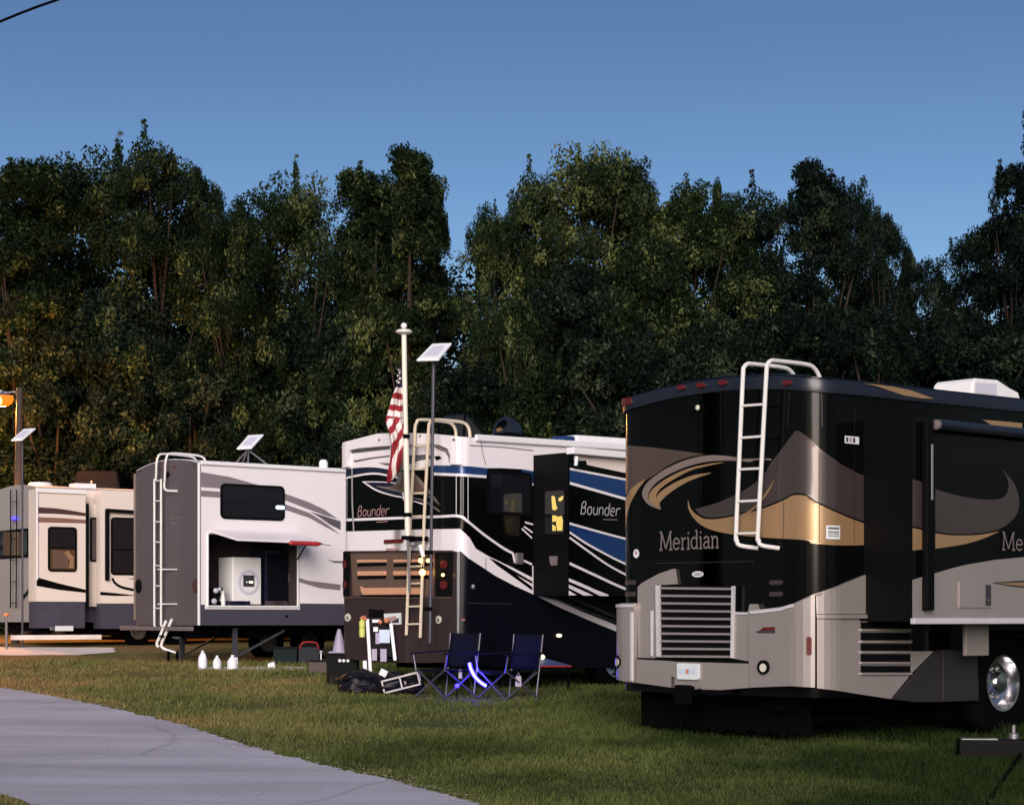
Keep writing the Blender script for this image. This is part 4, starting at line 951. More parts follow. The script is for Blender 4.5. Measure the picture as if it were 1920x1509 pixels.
    mb.box(c + Vector((-.05, -.1, .0)), (.4, .25, .2), M['under']); mb.build('roof_vent', rt, smooth='auto', label='rounded dark vent hood with a tan mouth')
    pl = rv.side(-1.3); a = pl.hit(858, 800); b = pl.hit(892, 808)
    mb = MB(); c = Vector((a.x + .1, 1.3, T(a.x, 1.3)))
    rot = Matrix.Rotation(R(38), 4, 'Y').to_3x3()
    mb.box(c + Vector((.05, 0, .20)), (.55, .5, .03), M['glass'], rot); mb.bar(c + Vector((-.25, .3, 0)), c + Vector((-.2, .28, .38)), .03, .03, M['under']); mb.bar(c + Vector((-.25, -.3, 0)), c + Vector((-.2, -.28, .38)), .03, .03, M['under'])
    mb.build('solar_panel', rt, bevel=.005)
    # underside and wheels
    mb = MB(); mb.box((LEN / 2 + .3, rv.W / 2, .48), (LEN - 1.2, rv.W - .5, .3), M['under']); mb.build('chassis', rt)
    wheel(rv, Vector((3.3, .02, .46)), .46, .3, .29, rt); wheel(rv, Vector((8.8, .02, .46)), .46, .3, .29, rt)
    # ladder of the rear: upper hooped part and lower extension
    pl = rv.rear(-.12)
    def lp(px, py): q = pl.hit(px, py); return pl.pos(q.x, q.y)
    rails = []
    for top, mid, bot, hx in (((778, 806), (769, 985), (762, 1190), 0), ((804, 802), (795, 985), (788, 1195), 1)):
        a = lp(*top); z1 = pl.hit(top[0], 786).y; zr = T(.5, a.y) + .01
        rails.append([lp(*bot), lp(*mid), a.lerp(lp(*mid), .5), a, Vector((a.x + .03, a.y, z1 - .06)), Vector((a.x + .10, a.y, z1)), Vector((.42, a.y, z1 + .01)), Vector((.60, a.y, z1 - .01)), Vector((.68, a.y, z1 - .09)), Vector((.70, a.y, zr))])
    rungs = []
    for y in (836, 880, 925, 968, 1005, 1062, 1094, 1137, 1170):
        f = (y - 806) / 185; g = min(f, 1) * 9 + max(0, f - 1) * 7
        rungs.append((lp(778 - g, y), lp(804 - g, y - 1)))
    ladder(rv, rails, rungs, .024, M['warm_alu'], rt)
    return rv, pl, lp
RVB, LADB, LPB = motorhome_white()

# ------------------------------------------------------------------ 3. the white fifth-wheel trailer with the open hatch
def trailer_white():
    rv = RV(374, 36.0, 38.0, 2.6, .05, 'travel_trailer', 'white travel trailer with a grey rear wall and an open storage hatch on its side', 'trailer')
    sh = rv.shell; rt = rv.root; sd = rv.side(0); LEN = 10.5
    P = lambda pts: [(360 + x / 5.03, 840 + y / 5.03) for x, y in pts]
    Z = lambda pts: [(240 + x / 6.86, 830 + y / 6.86) for x, y in pts]
    U = lambda pts: [(420 + x / 6.2875, 1040 + y / 6.2875) for x, y in pts]
    ztop = sd.hit(374, 867).y; far = sd.hit(630, 881.5); slope = (far.y - ztop) / far.x
    zb = sd.hit(480, 1172).y
    hu0, hu1, hv0, hv1 = pxrect(sd, 389, 1002, 558, 1137)
    mb = MB()
    T = body_shell(mb, rv, LEN, zb, ztop, M['white'], M['white2'], slope=slope, crown=.14, hole=(hu0, hu1, hv0, hv1))
    # compartment lining
    dp = 1.15
    bx = [(hu0, 0, hv0), (hu1, 0, hv0), (hu1, 0, hv1), (hu0, 0, hv1), (hu0, dp, hv0), (hu1, dp, hv0), (hu1, dp, hv1), (hu0, dp, hv1)]
    mb.add(bx, [(4, 7, 6, 5), (0, 3, 7, 4), (2, 1, 5, 6), (3, 2, 6, 7)], M['wall_in']); mb.add(bx, [(0, 4, 5, 1)], M['floor_in'])
    # grey rear wall
    r0 = sh.hit(262, 1100).x
    sheet(mb, sh, [(-2.57, zb), (sh.L * .8, zb), (sh.L * .8, ztop - .01)] + [(u, T(0, .05 - u) - .012) for u in np.linspace(0, -2.5, 14)] + [(-2.57, ztop - .01)], M['grey'], .003)
    # stripes
    dec(mb, sd, P([(82, 225), (350, 270), (600, 340), (700, 372), (880, 430), (1100, 508), (1250, 580), (1375, 668), (1250, 632), (1100, 578), (880, 492), (600, 440), (262, 380), (82, 366)]), M['stripe'], 1)
    dec(mb, sd, P([(82, 398), (260, 410), (600, 460), (880, 530), (1100, 608), (1250, 700), (1400, 815), (1250, 738), (1100, 655), (880, 582), (600, 505), (262, 467), (82, 455)]), M['stripe'], 2)
    dec(mb, sd, P([(1110, 598), (1250, 640), (1400, 690), (1400, 770), (1300, 720), (1200, 650)]), M['stripe_dk'], 3)
    dec(mb, sd, P([(1000, 1220), (1100, 1250), (1400, 1285), (1400, 1340), (1200, 1318), (1010, 1262)]), M['stripe'], 1)
    dec(mb, sd, P([(1265, 1045), (1330, 1062), (1420, 1065), (1420, 1082), (1340, 1080)]), M['stripe_dk'], 1)
    line(mb, sd, P([(80, 152), (700, 180), (1400, 214), (2200, 250)]), 1.4, M['stripe_dk'], 1)
    # slate skirt
    sk = [(-.0, zb), (LEN, zb), (LEN, sd.hit(620, 1132).y)]
    y0 = sd.hit(378, 1133).y; y1 = sd.hit(386, 1134).y
    sheet(mb, sd, [(.02, zb), (hu0 - .06, zb), (hu0 - .06, y0), (.02, y0)], M['slate'], .004)
    sheet(mb, sd, [(hu0 - .06, zb), (hu1 + .05, zb), (hu1 + .05, hv0 - .05), (hu0 - .06, hv0 - .05)], M['slate'], .004)
    sheet(mb, sd, [(hu1 + .05, zb), (LEN, zb), (LEN, sd.hit(620, 1133).y), (hu1 + .05, sd.hit(565, 1131).y)], M['slate'], .004)
    mb.build('body', rt)
    mb = MB()                                                 # pale trims of corner and roof
    mb.bar((.02, -.02, T(.02, 0) - .0), (LEN, -.02, T(LEN, 0) - .0), .06, .07, M['white2']); mb.bar((-.012, .0, zb), (-.012, .0, ztop), .05, .03, M['white2'], up=(0, 1, 0)); mb.bar((-.012, 2.6, zb + .1), (-.012, 2.6, ztop - .05), .05, .03, M['lttaupe'], up=(0, 1, 0))
    mb.build('edge_trim', rt, bevel=.01)
    mb = MB(); tr = .035
    for a, b in (((hu0, hv0), (hu1, hv0)), ((hu1, hv0), (hu1, hv1)), ((hu1, hv1), (hu0, hv1)), ((hu0, hv1), (hu0, hv0))):
        mb.tube([(a[0], -.010, a[1]), (b[0], -.010, b[1])], .02, M['white2'], 8)
    mb.build('hatch_frame', rt)
    # raised hatch door with its struts and tail reflector
    e = .85; out = rv.side(e)
    a = out.hit(449, 1014); b = out.hit(602, 1022); ha = Vector((hu0 + .02, -.03, hv1 + .02)); hb = Vector((hu1 - .02, -.03, hv1 + .01))
    oa = Vector((a.x - .05, -e, a.y)); ob = Vector((b.x, -e, b.y + .02)); th = Vector((0, 0, .045))
    mb = MB(); V = [ha, hb, ob, oa] + [p + th for p in (ha, hb, ob, oa)]
    mb.add(V, [(0, 1, 2, 3), (7, 6, 5, 4), (0, 4, 5, 1), (1, 5, 6, 2), (2, 6, 7, 3), (3, 7, 4, 0)], M['white']); hd = mb.build('hatch_door', rt, bevel=.01)
    mb = MB(); d = (ob - oa).normalized(); c0 = oa.lerp(ob, .60); mb.tube([c0 + Vector((0, -.03, -.01)), c0 + d * .03 + Vector((0, -.04, 0)), ob - d * .1 + Vector((0, -.04, 0)), ob + Vector((0, -.03, .01))], [.02, .045, .045, .015], M['red'], 10)
    mb.tube([ob + Vector((0, -.03, 0)), ob + d * .20 + Vector((0, -.03, -.02))], .008, M['stripe_dk'], 6); mb.build('red_safety_bar', hd)
    mb = MB(); mb.tube([ob.lerp(hb, .45) + Vector((-.05, 0, -.02)), Vector((hu1 - .02, -.03, hv1 - .45))], .014, M['under'], 8); mb.build('gas_strut', hd); mb = MB(); mb.tube([oa.lerp(ha, .45) + Vector((.05, 0, -.02)), Vector((hu0 + .03, -.03, hv1 - .45))], .014, M['under'], 8); mb.build('gas_strut', hd)
    # window with its small lit lamp
    wf = window(rv, sd, 412.7, 908.6, 533, 974.5, rad=.10, fr=.05)
    mb = MB(); p = P([(822, 560)])[0]; u0, u1, v0, v1 = pxrect(sd, p[0] - 8, p[1] - 3.6, p[0] + 8, p[1] + 3.6); sheet(mb, sd, rrect(u0, u1, v0, v1, .035), M['cyan'], .05, .02); mb.build('window_lamp', wf)
    # rear lights and trims
    for x, y in ((160, 360), (425, 335), (600, 312), (858, 290)):
        mb = MB(); p = Z([(x, y)])[0]; disc(mb, sh, p[0], p[1], 2.3, M['redlens'], off=.02, base=0, n=10); mb.build('marker_light', rt)
    mb = MB(); p = Z([(510, 410)])[0]; disc(mb, sh, p[0], p[1], 4, M['black_flat'], off=.05, base=0, n=10, ry=5.5); mb.build('rear_camera', rt)
    mb = MB(); q = [(240 + x / 6.56, 1040 + y / 6.56) for x, y in ((838, 380),)][0]; disc(mb, sh, q[0], q[1], 5, M['brown'], off=.03, base=0, n=14, ry=13); mb.build('tail_light', rt)
    mb = MB(); q = [(240 + x / 6.56, 1040 + y / 6.56) for x, y in ((138, 385),)][0]; disc(mb, sh, q[0], q[1], 5, M['black_flat'], off=.03, base=0, n=14, ry=13); mb.build('tail_light', rt)
    t = MB(); line(t, sh, Z([(545, 985), (600, 970), (700, 965)]), 1.4, M['stripe'], 4); line(t, sh, Z([(560, 1035), (640, 1030)]), 1.6, M['stripe'], 4); t.build('lettering', rt, label='faint worn marking on the grey rear wall')
    mb = MB(); p = U([(733, 722)])[0]; disc(mb, sd, p[0], p[1], 2.6, M['under'], off=.02, base=0, n=12); mb.build('inlet', rt)
    mb = MB(); pl = rv.side(-.5); q = pl.hit(606.5, 872); mb.lathe([(.09, -.1), (.09, .10), (.06, .15), (.001, .16)], M['white2'], 14, Matrix.Translation((q.x, .5, T(q.x, .5)))); mb.build('plumbing_vent', rt, smooth='auto')
    # rear bumper, chassis, jacks
    mb = MB(); mb.bar((-.22, -.1, zb - .06), (-.22, 2.75, zb - .06), .10, .08, M['greyink']); mb.bar((-.2, .6, zb - .05), (.4, .6, zb - .05), .08, .08, M['under']); mb.bar((-.2, 2, zb - .05), (.4, 2, zb - .05), .08, .08, M['under']); mb.build('rear_bumper', rt, bevel=.01)
    mb = MB()
    for y in (.55, 2.05): mb.bar((0, y, zb - .12), (LEN, y, zb - .12), .09, .22, M['under'])
    for x in (.5, 2.2, 4, 6, 8): mb.bar((x, .2, zb - .1), (x, 2.4, zb - .1), .06, .12, M['under'])
    mb.build('chassis', rt)
    for y in (.25, 2.35):
        mb = MB(); mb.bar((.9, y, zb - .05), (.9, y, .03), .08, .08, M['tubing']); mb.box((.9, y, .02), (.25, .25, .04), M['tubing'])
        mb.bar((.95, y, .15), (2.0, y, zb - .1), .04, .04, M['tubing']); mb.build('stabilizer_jack', rt)
    mb = MB()
    for x in (2.6, 3.3): mb.bar((x, .3, zb - .1), (x + .35, .3, .03), .06, .06, M['under'])
    mb.bar((3.5, .25, zb - .06), (4.35, .25, .10), .06, .06, M['steel']); mb.bar((4.6, .35, zb - .02), (4.6, .35, .03), .09, .09, M['under']); mb.build('landing_leg', rt)
    for x in (3.0, 4.0):
        wheel(rv, Vector((x, 2.5, .38)), .38, .24, .2, rt, chrome=False)
    # ladder
    pl = rv.rear(-.12); lp = lambda px, py: pl.pos(*pl.hit(px, py))
    rails = []
    for tx, zy, low, sp in ((293.4, 850.5, 289.4, 0), (310, 849.5, 302, 1)):
        a = lp(tx, 870); z1 = pl.hit(tx, zy).y; zr = T(.5, a.y)
        rails.append([lp(tx - 1.2, 900), lp(tx - .5, 885), a, Vector((a.x + .03, a.y, z1 - .07)), Vector((a.x + .12, a.y, z1)), Vector((.45, a.y, z1)), Vector((.68, a.y, z1 - .03)), Vector((.76, a.y, z1 - .12)), Vector((.78, a.y, zr))])
        rails.append([lp(low, 898), lp(low, 1000), lp(low, 1155), lp(low + .5, 1172), lp(low + 4, 1180)])
    q = lp(309, 900); rails.append([q, lp(308, 910), lp(312, 919), Vector((0, lp(323, 920).y, lp(323, 920).z))])
    rungs = [(lp(289.4, y), lp(302.5, y)) for y in (901, 939, 978, 1016, 1060, 1098, 1140)]
    rungs.append((Vector((rails[2][0].x + .1, rails[0][2].y, rails[0][4].z)), Vector((rails[2][0].x + .1, rails[2][2].y, rails[2][4].z))))
    for yy in (1067, 1132): rungs.append((lp(296, yy), Vector((0, lp(322, yy).y, lp(322, yy).z))))
    ladder(rv, rails, rungs, .022, M['alu'], rt)
    return rv, sd, (hu0, hu1, hv0, hv1), T
RVC, SDC, HATCH, TC = trailer_white()

def in_hatch():
    hu0, hu1, hv0, hv1 = HATCH; rv = RVC
    def root(name, x, y, label, cat):
        o = empty(name, rv.world((x, y, hv0)), rv.th, label, cat); return o
    # white appliance: front plane .30 m inside the opening
    pf = rv.side(-.30); a = pf.hit(436, 1045); b = pf.hit(490, 1113); wd = b.x - a.x; h = a.y - hv0 - .03
    o = root('white_appliance', (a.x + b.x) / 2, .30, 'white boxy appliance with a dark square control panel in the open hatch', 'appliance')
    mb = MB(); dy = .55; mb.box((0, dy / 2, h / 2 + .04), (wd, dy, h), M['white2']); mb.box((0, dy / 2, .02), (wd * .8, dy * .8, .04), M['under']); body = mb.build('cabinet', o, bevel=.02)
    mb = MB(); mtx = Matrix.Translation((.03, -.002, h * .52)) @ Matrix.Rotation(R(90), 4, 'X'); mb.lathe([(.23, -.01), (.24, .006), (.20, .012), (.18, .008)], M['dishin'], 32, mtx); mb.build('door_ring', o, smooth='auto')
    mb = MB(); mb.box((.03, -.012, h * .55), (.24, .02, .22), M['ink']); pn = mb.build('control_panel', o, bevel=.02)
    for x, r_ in ((-.05, .012), (.02, .024), (.07, .026)):
        mb = MB(); mb.lathe([(r_, 0), (r_ * .7, .012), (.001, .014)], M['spark'], 12, Matrix.Translation((.03 + x, -.02, h * .52)) @ Matrix.Rotation(R(90), 4, 'X')); mb.build('indicator', pn)
    # dark cabinet on the right
    pf2 = rv.side(-.35); a = pf2.hit(497, 1031); b = pf2.hit(547, 1116)
    o = root('dark_cabinet', (a.x + b.x) / 2, .35, 'dark navy cabinet right of the white appliance in the open hatch', 'cabinet')
    mb = MB(); h2 = a.y - hv0 - .02; mb.box((0, .3, h2 / 2 + .02), (b.x - a.x, .6, h2), M['navy']); mb.build('cabinet_body', o, bevel=.01)
    mb = MB(); mb.box((0, -.01, h2 / 2 + .02), ((b.x - a.x) * .86, .02, h2 * .9), M['nvblack']); dr = mb.build('door', o, bevel=.008)
    mb = MB(); mb.bar(((b.x - a.x) * .36, -.035, h2 * .45), ((b.x - a.x) * .36, -.035, h2 * .6), .015, .02, M['steel']); mb.build('handle', dr)
    # black pump with pale fittings at the left
    pf3 = rv.side(-.28); a = pf3.hit(400, 1098)
    o = root('water_pump', a.x, .28, 'black pump with pale fittings at the left end of the open hatch', 'pump')
    mb = MB(); mb.lathe([(.001, -.15), (.10, -.15), (.13, -.11), (.13, .10), (.10, .15), (.001, .16)], M['black_flat'], 20, Matrix.Translation((0, .05, .22)) @ Matrix.Rotation(R(80), 4, 'X')); mb.box((0, .05, .05), (.28, .26, .10), M['black_flat']); mb.build('motor', o, smooth='auto')
    mb = MB()
    for x, z, r_ in ((-.02, .30, .05), (-.06, .10, .055), (.06, .33, .03)): mb.lathe([(r_, 0), (r_, .04), (r_ * .5, .06), (.001, .06)], M['dishin'], 12, Matrix.Translation((x, -.11, z)) @ Matrix.Rotation(R(90), 4, 'X'))
    mb.tube(sm([(.1, .0, .3), (.16, -.04, .36), (.2, 0, .2), (.18, .1, .03)], 5), .015, M['rubber']); mb.build('fitting', o, smooth='auto')
    a = pf3.hit(415, 1100)
    o = root('white_bottle', a.x, .22, 'narrow white bottle between the pump and the white appliance', 'bottle')
    mb = MB(); mb.lathe([(.001, 0), (.05, 0), (.052, .12), (.045, .18), (.03, .22), (.03, .25), (.036, .25), (.036, .30), (.001, .31)], M['white2'], 16); mb.build('bottle_body', o, smooth='auto')
    # flat dark boxes along the sill
    for x0, x1, nm, lb, mt in ((430, 470, 'tool_case', 'low dark blue tool case on the hatch sill before the appliance', 'navy'), (505, 540, 'tool_case', 'low brown tool case on the hatch sill before the dark cabinet', 'wall_in')):
        p1 = rv.side(-.08); a = p1.hit(x0, 1125); b = p1.hit(x1, 1125)
        o = root(nm, (a.x + b.x) / 2, .08, lb, 'tool case'); mb = MB(); mb.box((0, .09, .055), (b.x - a.x, .18, .11), M[mt]); mb.build('case', o, bevel=.015)
        mb = MB(); mb.tube(sm([(-.08, -.01, .06), (-.06, -.03, .075), (.06, -.03, .075), (.08, -.01, .06)], 4), .007, M['under'], 6); mb.build('handle', o)
in_hatch()

def folding_steps():
    p = gp(322, 1243); rv = RVC
    o = empty('folding_steps', p, rv.th, 'folding entry steps with two bright rails under the grey rear of the white trailer', 'steps')
    inv = lambda px, py, Y=p.y: (lambda d: Vector((d.x * rv.c + d.y * rv.s, -d.x * rv.s + d.y * rv.c, d.z)))(at(px, py, Y) - p)
    for P in ([(311.6, 1163), (300, 1192), (294, 1206), (297, 1213)], [(322.5, 1160), (309, 1192), (302.5, 1208), (305, 1214), (312, 1218)]):
        mb = MB(); mb.tube(sm([inv(*q) for q in P], 5), .028, M['alu'], 8); mb.build('rail', o, smooth='auto')
    mb = MB(); a, b = inv(314, 1217), inv(332, 1223); mb.bar(a, b, .30, .03, M['alu']); mb.build('tread', o, bevel=.006)
    mb = MB(); a, b = inv(300, 1192), inv(309, 1192); mb.bar(a, b, .22, .03, M['under']); mb.build('tread', o, bevel=.006)
    for x, y in ((316, 1243), (332, 1245)):
        mb = MB(); mb.bar(inv(x, 1219), inv(x, y), .04, .04, M['under']); mb.build('leg', o)
folding_steps()

def water_jugs():
    spots = [(380, 1253, 17, 33, 'tallest'), (407, 1255, 16, 26, 'shortest'), (436, 1256, 20, 28, 'widest')]
    proto = None
    for i, (px, py, wd, h, k) in enumerate(spots):
        p = gp(px, py); sc = p.y / F
        lab = {'tallest': 'tallest white water jug, left of three on the grass before the white trailer', 'shortest': 'shortest white water jug, between two others on the grass', 'widest': 'widest white water jug with a dark handle gap, right of three on the grass'}[k]
        if proto is None:
            o = empty('water_jug', p, rnd.uniform(-.4, .4), lab, 'jug', 'water jugs on the grass')
            mb = MB(); n = 24; prof = [(.001, 0), (.9, 0), (1, .06), (1, .50), (.93, .62), (.70, .76), (.42, .88), (.28, .93), (.28, .97)]
            mb.lathe([(r_, z) for r_, z in prof], M['jug'], n); b = mb.build('jug_body', o, smooth='auto')
            mb = MB(); mb.lathe([(.34, .95), (.34, 1.02), (.001, 1.03)], M['white2'], 16); mb.build('cap', o, smooth='auto')
            mb = MB(); mb.tube(sm([(.52, -.35, .80), (.75, -.62, .80), (.86, -.66, .62), (.84, -.56, .46)], 4), [.06] * 13, M['jug'], 6); mb.build('handle', o, smooth='auto')
            proto = o
        else:
            o = proto.copy(); C.objects.link(o); o.location = p; o['label'] = lab; o.rotation_euler = (0, 0, rnd.uniform(-1, 1))
            for c in list(proto.children):
                d = c.copy(); C.objects.link(d); d.parent = o
        o.scale = (wd * sc / 2, wd * sc / 2, h * sc)
water_jugs()

# ------------------------------------------------------------------ 4. the cream trailer at the left edge
def trailer_cream():
    rv = RV(67, 44.0, 36.0, 2.6, .05, 'travel_trailer', 'cream trailer with brown stripes and a pale grey rear, at the far left', 'trailer')
    sh = rv.shell; rt = rv.root; sd = rv.side(0); LEN = 10
    P = lambda pts: [(x / 5.03, 940 + y / 5.03) for x, y in pts]
    ztop = sd.hit(67, 912).y; zb = sd.hit(67, 1166).y
    mb = MB(); T = body_shell(mb, rv, LEN, zb, ztop, M['ltgrey'], M['white2'], crown=.10)
    line(mb, sh, P([(210, 915), (265, 850), (318, 745), (335, 735)]), 9, M['black'], 2, 5)
    sheet(mb, sd, [(.05, zb), (LEN, zb), (LEN, ztop - .03), (.05, ztop - .03)], M['cream'], .003)
    sheet(mb, sd, [(.05, zb), (LEN, zb), (LEN, zb + .55), (.05, zb + .55)], M['slate'], .006)
    mb.build('body', rt)
    window(rv, sh, 1, 992.5, 55, 1046, pane=M['glass'], rad=.06, fr=.075)
    mb = MB()
    for a_, b_, m_ in ((8, 22, 'curtain'), (24, 30, 'bronze'), (31, 37, 'tan'), (38, 47, 'curtain')): dec(mb, sh, [(a_, 997), (b_, 997), (b_, 1041), (a_, 1041)], M[m_], off=.028)
    mb.build('curtain', rt)
    # front slide-out
    def slide(x_a, x_b, e, y_t, y_c, y_b, name, label):
        pl = rv.side(e); u0 = pl.hit(x_a, 1000).x; u1 = pl.hit(x_b, 1000).x; um = (x_a + x_b) / 2
        zt, zc, zl = pl.hit(um, y_t).y, pl.hit(um, y_c).y, pl.hit(um, y_b).y
        m2 = MB(); m2.box(((u0 + u1) / 2, -e / 2 + .01, (zt + zc) / 2), (u1 - u0, e + .02, zt - zc), M['cream']); m2.box(((u0 + u1) / 2, -e / 2 + .02, (zc + zl) / 2 - .002), (u1 - u0 - .02, e, zc - zl), M['slate'])
        return pl, u0, u1, zt, m2
    pl, u0, u1, zt, mb = slide(68.5, 160.5, .45, 919, 1127.5, 1177, 'slide_out', '')
    swoosh(mb, pl, P([(345, 52), (560, 68), (806, 108)]), P([(345, 112), (560, 118), (806, 138)]), M['brown'], 1)
    swoosh(mb, pl, P([(345, 146), (560, 155), (806, 172)]), P([(345, 196), (560, 200), (806, 206)]), M['brown2'], 1)
    line(mb, pl, P([(345, 168), (560, 176), (806, 192)]), 2, M['lttaupe'], 2)
    swoosh(mb, pl, P([(345, 712), (560, 772), (806, 830)]), P([(345, 795), (560, 832), (806, 860)]), M['black'], 1)
    so = mb.build('slide_out', rt); mb = MB(); mb.bar((u0 - .02, -.46, zt - .02), (u1 + .02, -.46, zt - .02), .07, .1, M['white2']); mb.bar((u0 + .01, -.465, zt - .05), (u0 + .01, -.465, zt - 2.05), .04, .03, M['white2'], up=(0, 1, 0)); mb.build('edge_trim', so, bevel=.01)
    class RR: pass
    q = RR(); q.root = so
    window(q, pl, 89.5, 987.5, 143.5, 1071.5, rad=.08, fr=.05, bar=.52, lower=M['glass_warm'])
    mb = MB(); dec(mb, pl, P([(600, 480), (635, 462), (690, 520), (690, 628), (640, 628), (655, 560)]), M['tan'], off=.029); dec(mb, pl, P([(490, 455), (590, 462), (640, 500), (640, 625), (490, 625)]), M['bronze'], off=.0275); mb.build('curtain', so)  # warm lit patches on the lower pane, put into tan and bronze
    mb = MB(); a = pl.hit(161, 944); b = pl.hit(165.5, 1139); mb.box(((a.x + b.x) / 2, -.24, (a.y + b.y) / 2), (b.x - a.x, .5, a.y - b.y), M['black_flat']); mb.build('seal', rt)
    # entry strip with a narrow window
    pe = rv.side(.16); mb = MB(); a = pe.hit(166, 946); b = pe.hit(188, 1137); mb.box(((a.x + b.x) / 2, -.08, (a.y + b.y) / 2), (b.x - a.x, .17, a.y - b.y), M['cream']); do = mb.build('door', rt, bevel=.01)
    q = RR(); q.root = do; window(q, pe, 168.5, 970, 187.5, 1053, pane=M['dktaupe'], rad=.04, fr=.045)
    # second slide-out
    pl, u0, u1, zt, mb = slide(188.5, 300, .42, 921, 1131, 1178, 'slide_out', '')
    line(mb, pl, P([(1058, 722), (1085, 768), (1150, 808), (1290, 838), (1420, 852)]), 5, M['black'], 1)
    dec(mb, pl, P([(945, 850), (1100, 864), (1270, 883), (1270, 887), (1100, 889), (945, 882)]), M['black'], 2)
    dec(mb, pl, P([(1200, 728), (1290, 718), (1420, 704), (1420, 744), (1290, 737)]), M['stripe_dk'], 1)
    so2 = mb.build('slide_out', rt); q = RR(); q.root = so2
    window(q, pl, 207.5, 970, 262, 1078, rad=.08, fr=.05, bar=.44, lower=M['glass'])
    mb = MB(); a = pl.hit(196, 955); b = pl.hit(203, 1088); mb.box(((a.x + b.x) / 2, -.46, (a.y + b.y) / 2), (b.x - a.x, .06, a.y - b.y), M['black_flat']); c = pl.hit(300, 960); mb.bar((a.x, -.5, a.y - .02), (c.x, -.5, a.y - .06), .08, .08, M['black_flat']); mb.build('awning_arm', so2, bevel=.01)
    # ladder of dark tube on the rear, chassis, tyre, plank
    pr = rv.rear(-.1); lp = lambda px, py: pr.pos(*pr.hit(px, py))
    ladder(rv, [[lp(31, 918), lp(31, 1000), lp(30, 1140)], [lp(20, 918), lp(20, 1000), lp(19.5, 1140)]], [(lp(20, y), lp(31, y)) for y in (940, 975, 1010, 1050, 1090, 1130)], .015, M['under'], rt)
    mb = MB(); p = P([(150, 158)])[0]; disc(mb, sh, p[0], p[1], 3.2, M['led'], off=.09, base=0, n=10); mb.build('blue_lamp', rt, label='small blue glowing lamp high on the grey rear wall')
    mb = MB(); p = P([(292, 955)])[0]; disc(mb, sh, p[0], p[1], 3.2, M['redlens'], off=.02, base=0, n=10); mb.build('marker_light', rt)
    mb = MB(); mb.box((LEN / 2, 1.3, zb - .1), (LEN - .3, 1.9, .22), M['under']); mb.build('chassis', rt)
    for x in (2.6, 3.6): wheel(rv, Vector((x, .1, .36)), .36, .24, .2, rt, chrome=False)
    pk = rv.side(.5); mb = MB(); a = pk.hit(20, 1194); b = pk.hit(190, 1195); mb.box(((a.x + b.x) / 2, -.5, (a.y + b.y) / 2), (b.x - a.x, .05, .11), M['conc'])
    mb.bar((a.x + .2, -.5, a.y), (a.x + .2, .3, zb - .1), .05, .05, M['under']); mb.bar((b.x - .3, -.5, a.y), (b.x - .3, .3, zb - .1), .05, .05, M['under']); mb.build('step_rail', rt, bevel=.01)
    mb = MB(); u0, u1, v0, v1 = pxrect(rv.side(.47), 103, 1173, 137, 1182.5); mb.box(((u0 + u1) / 2, -.48, (v0 + v1) / 2), (u1 - u0, .03, v1 - v0), M['plate']); mb.box((u0 - .06, -.47, (v0 + v1) / 2), (.12, .05, .08), M['steel']); mb.build('step_plate', rt, bevel=.008)
    mb = MB(); mb.lathe([(.001, 0), (.3, 0), (.26, .10), (.001, .12)], M['white2'], 16, Matrix.Translation((.6, 1.2, T(.6, 1.2) - .02))); mb.box((1.4, .6, T(1.4, .6) + .03), (.5, .4, .1), M['white2']); mb.build('roof_vent', rt)
    return rv
RVD = trailer_cream()

# grey van parked beyond the cream trailer: only its roof and pillars clear the trailer
def van():
    Y = 50.0; a = at(150, 907, Y); b = at(245, 887, Y); base = gz(a.x, Y)
    o = empty('parked_van', ((a.x + b.x) / 2, Y, base), 0, 'dark grey van roof showing above the cream trailer', 'van')
    wd = b.x - a.x; top = b.z - base
    prof = [(-.5, .35), (.62, .35), (.64, .9), (.60, 1.0), (.50, top * .45), (.44, top * .9), (.38, top), (-.42, top), (-.48, top * .93), (-.5, .9)]
    mb = MB(); n = len(prof); V = [(x * wd, -.9, z) for x, z in prof] + [(x * wd, .9, z) for x, z in prof]
    mb.add(V, [tuple(range(n)), tuple(range(n, 2 * n))[::-1]] + [(i, i + n, (i + 1) % n + n, (i + 1) % n) for i in range(n)], M['vanpaint']); mb.build('body', o, bevel=.06)
    for x0, x1 in ((-.40, -.14), (-.10, .34)):
        mb = MB(); mb.add([(x0 * wd, -.91, top * .62), (x1 * wd + .1, -.91, top * .62), (x1 * wd, -.91, top * .92), (x0 * wd, -.91, top * .92)], [(0, 1, 2, 3)], M['black_flat']); mb.build('window', o)
    mb = MB(); mb.box((-.12 * wd, -.92, top * .77), (.05, .03, top * .34), M['stripe']); mb.build('pillar', o)
    for x in (-.3, .42):
        mb = MB(); mb.lathe([(.001, 0), (.2, .0), (.33, -.02), (.34, -.2), (.001, -.2)], M['rubber'], 20, Matrix.Translation((x * wd, -.92, .33)) @ Matrix.Rotation(R(90), 4, 'X')); mb.build('wheel', o, smooth='auto')
van()

